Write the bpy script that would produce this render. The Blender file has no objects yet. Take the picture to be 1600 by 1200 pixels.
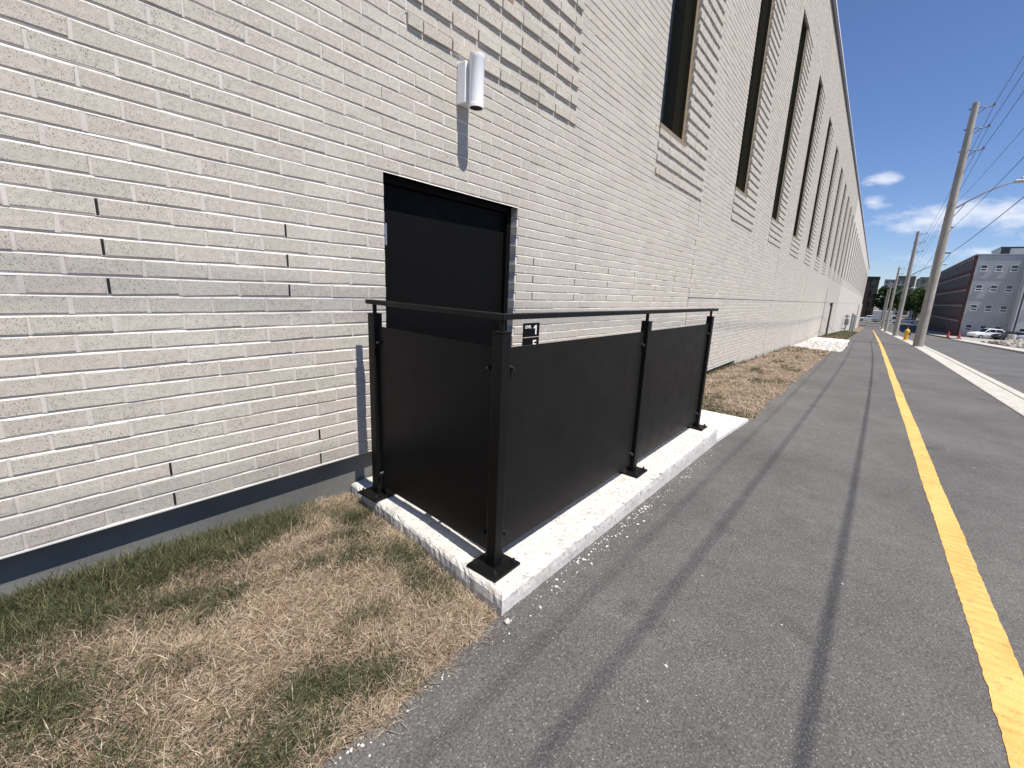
import bpy, math, random
import numpy as np
from mathutils import Vector, Matrix

random.seed(7)
RNG = np.random.default_rng(11)
SC = bpy.context.scene
COL = SC.collection
PI = math.pi

# ------------------------------------------------------------------ camera
CAM_R = np.array([[0.61246, -0.78895, 0.04947],      # right
                  [-0.13973, -0.16964, -0.97555],    # down
                  [0.77805, 0.59058, -0.21414]])     # forward
CAM_C = np.array([0.0, -2.1297, 0.9541])
cam = bpy.data.cameras.new("camera")
cam.sensor_width = 36.0
cam.lens = 15.434
cam.shift_x = -0.0163
cam.shift_y = -0.0008
cam.clip_start = 0.02
cam.clip_end = 3000.0
cam_o = bpy.data.objects.new("camera", cam)
COL.objects.link(cam_o)
_m = Matrix.Identity(4)
for i in range(3):
    _m[i][0] = CAM_R[0][i]
    _m[i][1] = -CAM_R[1][i]
    _m[i][2] = -CAM_R[2][i]
    _m[i][3] = CAM_C[i]
cam_o.matrix_world = _m
SC.camera = cam_o


def pix(P):                                   # world -> photo pixel (1600 x 1200), used only to rank bricks by size
    q = (np.asarray(P, float) - CAM_C) @ CAM_R.T
    return 826.1 + 685.9 * q[..., 0] / q[..., 2], 598.7 + 685.9 * q[..., 1] / q[..., 2], q[..., 2]


# ------------------------------------------------------------------ sun and sky
SUN_EL = math.radians(63.0)
tr = Vector((0.11 * math.cos(SUN_EL), 0.987 * math.cos(SUN_EL), -math.sin(SUN_EL))).normalized()
sun = bpy.data.lights.new("sun", 'SUN')
sun.energy = 5.0
sun.angle = math.radians(0.53)
sun.color = (1.0, 0.935, 0.85)
sun_o = bpy.data.objects.new("sun", sun)
COL.objects.link(sun_o)
sun_o.rotation_euler = tr.to_track_quat('-Z', 'Y').to_euler()
sun_o.location = (0, -20, 40)

world = bpy.data.worlds.new("World")
SC.world = world
world.use_nodes = True
wt = world.node_tree
wt.nodes.clear()


def nd(nt, kind, **kw):
    n = nt.nodes.new(kind)
    for k, v in kw.items():
        if k.startswith('i_'):
            n.inputs[k[2:].replace('_', ' ')].default_value = v
        else:
            setattr(n, k, v)
    return n


def mth(nt, op, a, b=None, c=None, clamp=False):
    n = nt.nodes.new('ShaderNodeMath')
    n.operation = op
    n.use_clamp = clamp
    for i, v in enumerate((a, b, c)):
        if v is None:
            continue
        if isinstance(v, (int, float)):
            n.inputs[i].default_value = v
        else:
            nt.links.new(v, n.inputs[i])
    return n.outputs[0]


def vmth(nt, op, a, b=None):
    n = nt.nodes.new('ShaderNodeVectorMath')
    n.operation = op
    for i, v in enumerate((a, b)):
        if v is None:
            continue
        if isinstance(v, (tuple, list)):
            n.inputs[i].default_value = v
        else:
            nt.links.new(v, n.inputs[i])
    return n


def mixc(nt, fac, a, b, mode='MIX'):
    n = nt.nodes.new('ShaderNodeMix')
    n.data_type = 'RGBA'
    n.blend_type = mode
    for sock, v in ((n.inputs[0], fac), (n.inputs[6], a), (n.inputs[7], b)):
        if isinstance(v, (int, float)):
            sock.default_value = v
        elif isinstance(v, (tuple, list)):
            sock.default_value = (v[0], v[1], v[2], 1.0)
        else:
            nt.links.new(v, sock)
    return n.outputs[2]


def ramp(nt, fac, stops):
    n = nt.nodes.new('ShaderNodeValToRGB')
    el = n.color_ramp.elements
    while len(el) < len(stops):
        el.new(0.5)
    for e, (p, c) in zip(el, stops):
        e.position = p
        if isinstance(c, (int, float)):
            c = (c, c, c)
        e.color = (c[0], c[1], c[2], 1.0)
    nt.links.new(fac, n.inputs[0])
    return n.outputs[0]


sky = nd(wt, 'ShaderNodeTexSky', sky_type='NISHITA', sun_disc=False)
sky.sun_elevation = SUN_EL
sky.sun_rotation = math.atan2(-tr.x, -tr.y)
sky.altitude = 100.0
sky.air_density = 1.0
sky.dust_density = 0.0
sky.ozone_density = 3.5
tc = nd(wt, 'ShaderNodeTexCoord')
dirv = tc.outputs['Generated']
# a few small fair-weather clouds low over the horizon, all the way round
CLOUDS = [((0.978, 0.0235, 0.2035), 0.024, 0.0105, 0.95), ((0.9795, 0.040, 0.1985), 0.018, 0.008, 0.6),
          ((0.985, 0.0285, 0.169), 0.022, 0.009, 0.8), ((0.9898, -0.040, 0.137), 0.055, 0.017, 0.85),
          ((0.987, -0.078, 0.146), 0.055, 0.018, .9), ((0.982, -0.121, 0.144), 0.055, 0.019, 0.75),
          ((0.978, -0.155, 0.138), 0.060, 0.022, 0.8), ((0.970, -0.21, 0.12), 0.07, 0.025, 0.8),
          ((0.9965, -0.043, 0.072), 0.05, 0.011, 0.4), ((0.988, -0.125, 0.086), 0.06, 0.012, 0.5)]
for k in range(12):
    a = 0.45 + k * 0.47 + random.uniform(-.12, .12)
    e = random.uniform(0.08, 0.24)
    CLOUDS.append(((math.cos(a) * math.cos(e), -math.sin(a) * math.cos(e), math.sin(e)), random.uniform(.06, .11), random.uniform(.018, .03), .8))
acc = None
wn = nd(wt, 'ShaderNodeTexNoise', noise_dimensions='3D')
wn.inputs['Scale'].default_value = 24.0
wn.inputs['Detail'].default_value = 6.0
wn.inputs['Roughness'].default_value = 0.6
wmap = nd(wt, 'ShaderNodeMapping')
wmap.inputs['Scale'].default_value = (1, 1, 2.4)
wt.links.new(dirv, wmap.inputs['Vector'])
wt.links.new(wmap.outputs[0], wn.inputs['Vector'])
for (d0, sx, sz, am) in CLOUDS:
    df = vmth(wt, 'SUBTRACT', dirv, d0)
    sc_ = vmth(wt, 'MULTIPLY', df.outputs[0], (1 / sx, 1 / sx, 1 / sz))
    ln = vmth(wt, 'LENGTH', sc_.outputs[0])
    v = mth(wt, 'MULTIPLY', mth(wt, 'SUBTRACT', 1.0, mth(wt, 'MULTIPLY', ln.outputs['Value'], 0.62), clamp=True), am)
    acc = v if acc is None else mth(wt, 'MAXIMUM', acc, v)
cm = mth(wt, 'ADD', acc, mth(wt, 'MULTIPLY', mth(wt, 'SUBTRACT', wn.outputs['Fac'], 0.5), 1.5))
cm = mth(wt, 'MULTIPLY', mth(wt, 'MULTIPLY', mth(wt, 'SUBTRACT', cm, 0.22), 1.7, clamp=True), mth(wt, 'MULTIPLY', acc, 3.0, clamp=True))
skyt = mixc(wt, 1.0, sky.outputs[0], (0.86, 0.92, 1.14), 'MULTIPLY')
skyc = mixc(wt, mth(wt, 'MULTIPLY', cm, 0.78), skyt, (8.2, 8.6, 9.6))
bg = nd(wt, 'ShaderNodeBackground')
bg.inputs['Strength'].default_value = 0.074
wt.links.new(skyc, bg.inputs['Color'])
wo = nd(wt, 'ShaderNodeOutputWorld')
wt.links.new(bg.outputs[0], wo.inputs['Surface'])

SC.view_settings.view_transform = 'Standard'
SC.view_settings.look = 'None'
SC.view_settings.gamma = 1.0
SC.view_settings.exposure = 0.58
SC.render.engine = 'CYCLES'
SC.cycles.use_denoising = True
SC.cycles.max_bounces = 8
SC.cycles.blur_glossy = 0.5
SC.cycles.sample_clamp_indirect = 6.0


# ------------------------------------------------------------------ terrain height
def gz(X):
    X = np.asarray(X, float)
    z = np.where(X < 20, -.232 - .025 * X,
                 np.where(X < 36, -.232 - .025 * X - .011 * (X - 20) ** 2 / 32, -.232 - .025 * X - .011 * 8 - .011 * (X - 36)))
    return np.maximum(z, -4.0)


def g(X):
    return float(gz(X))


# ------------------------------------------------------------------ materials
MATS = {}


def new_mat(name):
    m = bpy.data.materials.new(name)
    m.use_nodes = True
    nt = m.node_tree
    b = nt.nodes['Principled BSDF']
    geo = nt.nodes.new('ShaderNodeNewGeometry')
    MATS[name] = m
    return m, nt, b, geo.outputs['Position']


def noise(nt, vec, scale, detail=3.0, rough=0.55, dim='3D'):
    n = nd(nt, 'ShaderNodeTexNoise', noise_dimensions=dim)
    n.inputs['Scale'].default_value = scale
    n.inputs['Detail'].default_value = detail
    n.inputs['Roughness'].default_value = rough
    nt.links.new(vec, n.inputs['Vector'])
    return n.outputs['Fac']


def bump(nt, b, h, strength, dist):
    n = nd(nt, 'ShaderNodeBump')
    n.inputs['Strength'].default_value = strength
    n.inputs['Distance'].default_value = dist
    nt.links.new(h, n.inputs['Height'])
    nt.links.new(n.outputs[0], b.inputs['Normal'])


def simple(name, col, rough=0.6, metal=0.0, var=0.12, scale=6.0, spec=0.5, bmp=0.0, bscale=60.0):
    m, nt, b, P = new_mat(name)
    f = noise(nt, P, scale, 5.0)
    lo = tuple(max(0, c * (1 - var)) for c in col)
    hi = tuple(min(1, c * (1 + var)) for c in col)
    nt.links.new(ramp(nt, f, [(0.3, lo), (0.7, hi)]), b.inputs['Base Color'])
    b.inputs['Roughness'].default_value = rough
    b.inputs['Metallic'].default_value = metal
    b.inputs['Specular IOR Level'].default_value = spec
    if bmp > 0:
        bump(nt, b, noise(nt, P, bscale, 4.0), bmp, 0.004)
    return m


def brick_mat(name, far=False):
    m, nt, b, P = new_mat(name)
    at = nd(nt, 'ShaderNodeAttribute', attribute_name='tint')
    oi = nd(nt, 'ShaderNodeObjectInfo')
    t = mth(nt, 'FRACT', mth(nt, 'ADD', at.outputs['Fac'], oi.outputs['Random']))
    base = ramp(nt, t, [(0.0, (.450, .427, .378)), (0.25, (.478, .440, .394)), (0.5, (.462, .446, .392)), (0.75, (.493, .467, .414)), (1.0, (.468, .428, .382))])
    mps = nd(nt, 'ShaderNodeMapping')
    mps.inputs['Scale'].default_value = (2.2, 1.0, .35)
    nt.links.new(P, mps.inputs['Vector'])
    big = noise(nt, mps.outputs[0], 1.3, 5.0, 0.62)
    base = mixc(nt, 1.0, base, ramp(nt, big, [(0.3, (.935, .925, .915)), (0.7, (1.04, 1.035, 1.03))]), 'MULTIPLY')
    mott = noise(nt, P, 55.0, 4.0)
    base = mixc(nt, 1.0, base, ramp(nt, mott, [(0.3, .86), (0.7, 1.1)]), 'MULTIPLY')
    mp = nd(nt, 'ShaderNodeMapping')
    mp.inputs['Rotation'].default_value = (0.0, 0.6, 0.0)
    mp.inputs['Scale'].default_value = (1.0, 1.0, 0.6)
    nt.links.new(P, mp.inputs['Vector'])
    fl = noise(nt, mp.outputs[0], 330.0, 1.0, 0.4)
    fl2 = noise(nt, P, 30.0, 2.0)
    thr = mth(nt, 'ADD', fl, mth(nt, 'MULTIPLY', mth(nt, 'SUBTRACT', fl2, 0.5), 0.10))
    fm = ramp(nt, thr, [(0.615, 0.0), (0.67, 1.0)])
    base = mixc(nt, mth(nt, 'MULTIPLY', fm, 0.68), base, (.12, .10, .09))
    nt.links.new(base, b.inputs['Base Color'])
    b.inputs['Roughness'].default_value = 0.85
    b.inputs['Specular IOR Level'].default_value = 0.25
    bump(nt, b, mth(nt, 'SUBTRACT', noise(nt, P, 180.0, 4.0), mth(nt, 'MULTIPLY', fm, 0.5)), 0.35, 0.0016)
    return m


brick_mat('brick')
# mortar
m, nt, b, P = new_mat('mortar')
mc = ramp(nt, noise(nt, P, 14.0, 5.0), [(0.3, (.51, .48, .445)), (0.7, (.66, .63, .59))])
nt.links.new(mc, b.inputs['Base Color'])
b.inputs['Roughness'].default_value = 0.95
bump(nt, b, noise(nt, P, 240.0, 3.0), 0.5, 0.001)
m, nt, b, P = new_mat('head_mortar')
nt.links.new(ramp(nt, noise(nt, P, 11.0, 5.0), [(0.3, (.455, .425, .385)), (0.7, (.555, .52, .48))]), b.inputs['Base Color'])
b.inputs['Roughness'].default_value = 0.95
bump(nt, b, noise(nt, P, 220.0, 3.0), 0.6, 0.0012)
# brickwork too far away to tell the bricks apart
m, nt, b, P = new_mat('far_brickwork')
sx = nd(nt, 'ShaderNodeSeparateXYZ')
nt.links.new(P, sx.inputs[0])
cb = nd(nt, 'ShaderNodeCombineXYZ')
nt.links.new(mth(nt, 'SUBTRACT', sx.outputs['X'], 0.14), cb.inputs['X'])
nt.links.new(sx.outputs['Z'], cb.inputs['Y'])
bt = nd(nt, 'ShaderNodeTexBrick')
bt.offset = 0.5
bt.inputs['Scale'].default_value = 1.0
bt.inputs['Mortar Size'].default_value = 0.0045
bt.inputs['Mortar Smooth'].default_value = 0.1
bt.inputs['Brick Width'].default_value = 0.204
bt.inputs['Row Height'].default_value = 0.0655
bt.inputs['Color1'].default_value = (.47, .44, .40, 1)
bt.inputs['Color2'].default_value = (.51, .475, .435, 1)
bt.inputs['Mortar'].default_value = (.62, .60, .56, 1)
nt.links.new(cb.outputs[0], bt.inputs['Vector'])
nt.links.new(mixc(nt, 1.0, bt.outputs['Color'], ramp(nt, noise(nt, P, 0.9, 4.0), [(0.3, .93), (0.7, 1.05)]), 'MULTIPLY'), b.inputs['Base Color'])
b.inputs['Roughness'].default_value = 0.9
bump(nt, b, mth(nt, 'SUBTRACT', 1.0, bt.outputs['Fac']), 0.6, 0.004)

# asphalt, two ages
for nm, lo, hi, sp in (('asphalt_path', (.052, .0505, .050), (.128, .124, .121), .26), ('asphalt_road', (.075, .074, .073), (.105, .103, .101), .22)):
    m, nt, b, P = new_mat(nm)
    fine = noise(nt, P, 140.0, 5.0, 0.72)
    base = ramp(nt, fine, [(0.38, lo), (0.60, hi)])
    big = noise(nt, P, 0.8, 6.0, 0.62)
    base = mixc(nt, 1.0, base, ramp(nt, big, [(0.3, .74), (0.70, 1.22)]), 'MULTIPLY')
    spot = ramp(nt, noise(nt, P, 3.1, 2.0, 0.5), [(0.66, 0.0), (0.74, .4)])
    base = mixc(nt, spot, base, (.035, .034, .033))
    mid = noise(nt, P, 9.0, 4.0, 0.6)
    base = mixc(nt, 1.0, base, ramp(nt, mid, [(0.3, .9), (0.7, 1.09)]), 'MULTIPLY')
    vo = nd(nt, 'ShaderNodeTexVoronoi')
    vo.inputs['Scale'].default_value = 150.0
    nt.links.new(P, vo.inputs['Vector'])
    sel = nd(nt, 'ShaderNodeSeparateColor')
    nt.links.new(vo.outputs['Color'], sel.inputs[0])
    chip = mth(nt, 'MULTIPLY', ramp(nt, vo.outputs['Distance'], [(0.26, 1.0), (0.40, 0.0)]), ramp(nt, sel.outputs[0], [(0.78, 0.0), (0.86, 1.0)]))
    base = mixc(nt, mth(nt, 'MULTIPLY', chip, 0.8), base, (sp, sp * .98, sp * .95))
    vo2 = nd(nt, 'ShaderNodeTexVoronoi')
    vo2.inputs['Scale'].default_value = 60.0
    nt.links.new(P, vo2.inputs['Vector'])
    sel2 = nd(nt, 'ShaderNodeSeparateColor')
    nt.links.new(vo2.outputs['Color'], sel2.inputs[0])
    chip2 = mth(nt, 'MULTIPLY', ramp(nt, vo2.outputs['Distance'], [(0.10, 1.0), (0.16, 0.0)]), ramp(nt, sel2.outputs[0], [(0.955, 0.0), (0.975, .8)]))
    base = mixc(nt, chip2, base, (.42, .41, .39))
    nt.links.new(base, b.inputs['Base Color'])
    b.inputs['Roughness'].default_value = 0.85
    b.inputs['Specular IOR Level'].default_value = 0.35
    bump(nt, b, fine, 0.7, 0.003)

# cast concrete
for nm, lo, hi in (('concrete', (.45, .44, .415), (.57, .56, .53)), ('kerb_concrete', (.36, .345, .315), (.52, .50, .46)), ('pad_concrete', (.52, .51, .49), (.66, .65, .62))):
    m, nt, b, P = new_mat(nm)
    n1 = noise(nt, P, 7.0, 7.0, 0.65)
    base = ramp(nt, n1, [(0.32, lo), (0.66, hi)])
    n2 = noise(nt, P, 90.0, 4.0, 0.6)
    base = mixc(nt, 1.0, base, ramp(nt, n2, [(0.3, .82), (0.65, 1.06)]), 'MULTIPLY')
    pit = ramp(nt, noise(nt, P, 48.0, 2.0), [(0.63, 0.0), (0.68, 1.0)])
    base = mixc(nt, mth(nt, 'MULTIPLY', pit, 0.55), base, (.16, .15, .135))
    rust = ramp(nt, noise(nt, P, 4.2, 3.0), [(0.66, 0.0), (0.74, 1.0)])
    dirt = ramp(nt, noise(nt, P, 21.0, 6.0, 0.7), [(0.52, 0.0), (0.66, .45)])
    base = mixc(nt, dirt, base, (.27, .26, .245))
    base = mixc(nt, mth(nt, 'MULTIPLY', rust, 0.35), base, (.36, .27, .18))
    nt.links.new(base, b.inputs['Base Color'])
    b.inputs['Roughness'].default_value = 0.9
    bump(nt, b, mth(nt, 'SUBTRACT', n2, mth(nt, 'MULTIPLY', pit, 0.8)), 0.5, 0.004)

# black powder-coated steel
for nm, col, ro in (('black_steel', (.0052, .0052, .0053), .42), ('panel_black', (.0110, .0104, .0102), .38), ('door_black', (.003, .003, .003), .60)):
    m, nt, b, P = new_mat(nm)
    d = noise(nt, P, 5.0, 6.0, 0.6)
    nt.links.new(ramp(nt, d, [(0.3, tuple(c * .9 for c in col)), (0.75, tuple(c * 1.22 for c in col))]), b.inputs['Base Color'])
    nt.links.new(ramp(nt, noise(nt, P, 12.0, 5.0), [(0.3, ro - .04), (0.7, ro + .09)]), b.inputs['Roughness'])
    b.inputs['Specular IOR Level'].default_value = {'black_steel': .18, 'panel_black': .09, 'door_black': .10}[nm]

simple('foundation', (.135, .137, .130), 0.9, var=.22, scale=4.0, bmp=.35, bscale=80)
simple('flashing', (.62, .60, .57), 0.55, var=.1)
simple('sealant', (.05, .048, .045), 0.8)
simple('vent_black', (.012, .012, .012), 0.7)
simple('white_metal', (.80, .81, .83), 0.38, var=.03)
simple('lamp_lens', (.09, .085, .08), 0.25)
simple('steel_bolt', (.02, .02, .02), 0.3, metal=0.3)
simple('hinge_steel', (.36, .36, .38), 0.35, metal=0.8)
simple('window_bronze', (.060, .052, .030), 0.5, var=.08, spec=.25)
simple('window_bronze_sunlit', (.24, .185, .105), 0.45, var=.08)  # lighter copy of the frame bronze, sunlight painted into the colour
simple('window_sill', (.23, .18, .115), 0.45, var=.08)
simple('coping_dark', (.06, .055, .05), 0.5)
simple('coping_white', (.80, .80, .80), 0.4)
simple('cream_door', (.50, .475, .44), 0.6, var=.05)
simple('sign_black', (.003, .003, .003), 0.5, spec=.15)
simple('sign_white', (.82, .82, .82), 0.5, var=.03)
simple('soil', (.17, .125, .09), 1.0, var=.45, scale=30.0, bmp=.8, bscale=90)
simple('ground', (.13, .12, .09), 1.0, var=.3, scale=.6)
simple('lot_gravel', (.30, .285, .26), 1.0, var=.25, scale=3.0, bmp=.6, bscale=20)
simple('stone_white', (.50, .48, .45), 0.9, var=.25, scale=40.0)
simple('stone_grey', (.33, .31, .285), 0.95, var=.4, scale=5.0)
simple('cable_black', (.012, .012, .013), 0.6)
simple('insulator', (.16, .15, .15), 0.4)
simple('galvanised', (.34, .35, .36), 0.45, metal=0.5)
simple('light_head', (.42, .43, .44), 0.45)
simple('hydrant_yellow', (.62, .36, .03), 0.45, var=.15)
simple('marker_blue', (.03, .06, .28), 0.5)
simple('marker_red', (.50, .03, .02), 0.5)
simple('cone_red', (.42, .05, .035), 0.55)
simple('cone_white', (.75, .75, .75), 0.5)
simple('office_grey', (.40, .415, .41), 0.85, var=.08, scale=.8)
simple('office_pale', (.47, .485, .48), 0.85, var=.06, scale=.8)
simple('office_red', (.075, .022, .018), 0.9, var=.2, scale=2.0)
simple('stone_sill', (.48, .42, .36), 0.8)
simple('dark_brick', (.075, .052, .042), 0.9, var=.25, scale=1.0)
simple('tower_brick', (.20, .15, .125), 0.9, var=.15)
simple('tower_pale', (.42, .42, .40), 0.8, var=.1)
simple('tan_wall', (.30, .26, .21), 0.9, var=.1)
simple('bark', (.09, .07, .05), 1.0, var=.3)
simple('car_white', (.72, .73, .75), 0.2, var=.02)
simple('car_dark', (.02, .022, .026), 0.2, var=.02)
simple('car_silver', (.36, .37, .39), 0.25, var=.02)
simple('tyre', (.015, .015, .016), 0.85)
simple('rim', (.40, .40, .41), 0.35, metal=0.6)
simple('head_lamp', (.70, .70, .70), 0.15)
simple('tail_lamp', (.35, .02, .02), 0.2)
simple('truck_white', (.75, .75, .74), 0.4, var=.04)
simple('glass_dull', (.012, .012, .014), 0.5, spec=.3)
simple('meter_grey', (.26, .28, .28), 0.5)
for nm, col in (('glass_office', (.03, .045, .06)), ('glass_car', (.006, .007, .008))):
    m, nt, b, P = new_mat(nm)
    b.inputs['Base Color'].default_value = (*col, 1)
    b.inputs['Roughness'].default_value = 0.06
    b.inputs['Specular IOR Level'].default_value = 0.6
    bump(nt, b, noise(nt, P, 2.2, 2.0), 0.05, 0.01)
m, nt, b, P = new_mat('glass_dark')
b.inputs['Base Color'].default_value = (.006, .007, .007, 1)
b.inputs['Roughness'].default_value = 0.04
b.inputs['Specular IOR Level'].default_value = 0.28
# yellow thermoplastic line, worn
m, nt, b, P = new_mat('line_yellow')
base = ramp(nt, noise(nt, P, 5.0, 5.0), [(0.3, (.58, .325, .085)), (0.7, (.70, .43, .135))])
base = mixc(nt, ramp(nt, noise(nt, P, 26.0, 5.0, 0.7), [(0.58, 0.0), (0.70, .7)]), base, (.16, .11, .06))
nt.links.new(base, b.inputs['Base Color'])
b.inputs['Roughness'].default_value = 0.75
wv = nd(nt, 'ShaderNodeTexWave', wave_type='BANDS', bands_direction='X')
wv.inputs['Scale'].default_value = 5.5
wv.inputs['Distortion'].default_value = 3.5
wv.inputs['Detail'].default_value = 2.0
nt.links.new(P, wv.inputs['Vector'])
bump(nt, b, mth(nt, 'ADD', wv.outputs['Fac'], mth(nt, 'MULTIPLY', noise(nt, P, 180.0, 3.0), 0.5)), 0.9, 0.010)
# weathered grey timber
m, nt, b, P = new_mat('pole_wood')
mp = nd(nt, 'ShaderNodeMapping')
mp.inputs['Scale'].default_value = (9, 9, .35)
nt.links.new(P, mp.inputs['Vector'])
gr = noise(nt, mp.outputs[0], 2.4, 6.0, 0.7)
base = ramp(nt, gr, [(0.3, (.20, .185, .16)), (0.68, (.40, .38, .345))])
base = mixc(nt, ramp(nt, noise(nt, P, 1.1, 4.0), [(0.5, 0.0), (0.8, .5)]), base, (.17, .15, .125))
nt.links.new(base, b.inputs['Base Color'])
b.inputs['Roughness'].default_value = 0.95
bump(nt, b, gr, 0.6, 0.01)
# blades and leaves coloured by attribute
for nm, tran in (('grass', .35), ('leaf', .3)):
    m, nt, b, P = new_mat(nm)
    at = nd(nt, 'ShaderNodeAttribute', attribute_name='col')
    nt.links.new(at.outputs['Color'], b.inputs['Base Color'])
    b.inputs['Roughness'].default_value = 0.7
    b.inputs['Specular IOR Level'].default_value = 0.25
    tl = nd(nt, 'ShaderNodeBsdfTranslucent')
    nt.links.new(at.outputs['Color'], tl.inputs['Color'])
    mx = nd(nt, 'ShaderNodeMixShader')
    mx.inputs[0].default_value = tran
    nt.links.new(b.outputs[0], mx.inputs[1])
    nt.links.new(tl.outputs[0], mx.inputs[2])
    nt.links.new(mx.outputs[0], nt.nodes['Material Output'].inputs['Surface'])


# ------------------------------------------------------------------ building blocks
def tag(o, label=None, cat=None, group=None, kind=None):
    for k, v in (('label', label), ('category', cat), ('group', group), ('kind', kind)):
        if v:
            o[k] = v
    return o


def link(name, me, parent=None, loc=None):
    o = bpy.data.objects.new(name, me)
    COL.objects.link(o)
    if parent is not None:
        o.parent = parent
    if loc is not None:
        o.location = loc
    return o


def empty(name, loc=(0, 0, 0), rz=0.0):
    o = bpy.data.objects.new(name, None)
    o.empty_display_size = 0.2
    COL.objects.link(o)
    o.location = loc
    o.rotation_euler = (0, 0, rz)
    return o


def copy_tree(o, parent=None):
    c = o.copy()
    COL.objects.link(c)
    c.parent = parent
    for ch in list(o.children):
        copy_tree(ch, c)
    return c


def np_mesh(name, V, F, mat, attrs=(), smooth=False):
    V = np.asarray(V, np.float32).reshape(-1, 3)
    F = np.asarray(F, np.int32)
    n, k = F.shape
    me = bpy.data.meshes.new(name)
    me.vertices.add(len(V))
    me.vertices.foreach_set('co', V.ravel())
    me.loops.add(n * k)
    me.loops.foreach_set('vertex_index', F.ravel())
    me.polygons.add(n)
    me.polygons.foreach_set('loop_start', np.arange(0, n * k, k, dtype=np.int32))
    try:
        me.polygons.foreach_set('loop_total', np.full(n, k, dtype=np.int32))
    except Exception:
        pass
    me.update(calc_edges=True)
    me.validate()
    if mat:
        me.materials.append(MATS[mat])
    for an, typ, data in attrs:
        a = me.attributes.new(an, typ, 'POINT')
        a.data.foreach_set('value' if typ == 'FLOAT' else 'color', np.asarray(data, np.float32).ravel())
    me.polygons.foreach_set('use_smooth', np.full(n, bool(smooth)))
    return me


class MB:
    def __init__(s):
        s.v, s.f = [], []

    def poly(s, pts, faces):
        o = len(s.v)
        s.v += [tuple(map(float, p)) for p in pts]
        s.f += [tuple(i + o for i in f) for f in faces]
        return s

    def box(s, x0, x1, y0, y1, z0, z1, skip=()):
        p = [(x0, y0, z0), (x1, y0, z0), (x1, y1, z0), (x0, y1, z0), (x0, y0, z1), (x1, y0, z1), (x1, y1, z1), (x0, y1, z1)]
        fs = [(3, 2, 1, 0), (4, 5, 6, 7), (0, 1, 5, 4), (1, 2, 6, 5), (2, 3, 7, 6), (3, 0, 4, 7)]
        return s.poly(p, fs)

    def bbox(s, x0, x1, y0, y1, z0, z1, r):          # box with chamfered vertical edges and top edge
        def ring(i, z):
            return [(x0 + i + r, y0 + i, z), (x1 - i - r, y0 + i, z), (x1 - i, y0 + i + r, z), (x1 - i, y1 - i - r, z),
                    (x1 - i - r, y1 - i, z), (x0 + i + r, y1 - i, z), (x0 + i, y1 - i - r, z), (x0 + i, y0 + i + r, z)]
        R = [ring(r, z0), ring(0, z0 + r), ring(0, z1 - r), ring(r, z1)]
        fs = []
        for a in range(3):
            for k in range(8):
                fs.append((a * 8 + k, a * 8 + (k + 1) % 8, a * 8 + 8 + (k + 1) % 8, a * 8 + 8 + k))
        fs += [tuple(range(7, -1, -1)), tuple(range(24, 32))]
        return s.poly(sum(R, []), fs)

    def lathe(s, cx, cy, prof, n=16, cap=True):
        pts = []
        for r, z in prof:
            pts += [(cx + r * math.cos(2 * PI * k / n), cy + r * math.sin(2 * PI * k / n), z) for k in range(n)]
        fs = []
        for a in range(len(prof) - 1):
            for k in range(n):
                fs.append((a * n + k, a * n + (k + 1) % n, a * n + n + (k + 1) % n, a * n + n + k))
        if cap:
            fs += [tuple(range(n - 1, -1, -1)), tuple(range((len(prof) - 1) * n, len(prof) * n))]
        return s.poly(pts, fs)

    def tube(s, pts, r, n=8):
        pts = [Vector(p) for p in pts]
        rs = r if isinstance(r, (list, tuple)) else [r] * len(pts)
        V, fs = [], []
        for i, p in enumerate(pts):
            t = (pts[min(i + 1, len(pts) - 1)] - pts[max(i - 1, 0)]).normalized()
            u = t.cross(Vector((0, 0, 1)))
            if u.length < 1e-3:
                u = t.cross(Vector((0, 1, 0)))
            u.normalize()
            w = t.cross(u)
            V += [tuple(p + rs[i] * (math.cos(2 * PI * k / n) * u + math.sin(2 * PI * k / n) * w)) for k in range(n)]
        for i in range(len(pts) - 1):
            for k in range(n):
                fs.append((i * n + k, i * n + n + k, i * n + n + (k + 1) % n, i * n + (k + 1) % n))
        fs += [tuple(range(n)), tuple(range(len(pts) * n - 1, (len(pts) - 1) * n - 1, -1))]
        return s.poly(V, fs)

    def build(s, name, mat, parent=None, smooth=False, loc=None, bevel=0.0):
        me = bpy.data.meshes.new(name)
        me.from_pydata(s.v, [], s.f)
        me.update()
        me.materials.append(MATS[mat])
        if smooth:
            me.polygons.foreach_set('use_smooth', np.ones(len(s.f), dtype=bool))
        o = link(name, me, parent, loc)
        if bevel > 0:
            md = o.modifiers.new('bevel', 'BEVEL')
            md.width = bevel
            md.segments = 2
            md.limit_method = 'ANGLE'
        return o


def sheet(name, xs, ys, zf, mat, kind='structure'):
    xs, ys = np.asarray(xs, float), np.asarray(ys, float)
    Xg, Yg = np.meshgrid(xs, ys, indexing='ij')
    Z = zf(Xg, Yg)
    V = np.stack([Xg, Yg, Z], -1).reshape(-1, 3)
    ny = len(ys)
    i = np.arange(len(xs) - 1)[:, None] * ny + np.arange(ny - 1)[None, :]
    F = np.stack([i, i + ny, i + ny + 1, i + 1], -1).reshape(-1, 4)
    o = link(name, np_mesh(name, V, F, mat, smooth=True))
    tag(o, kind=kind)
    return o


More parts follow.
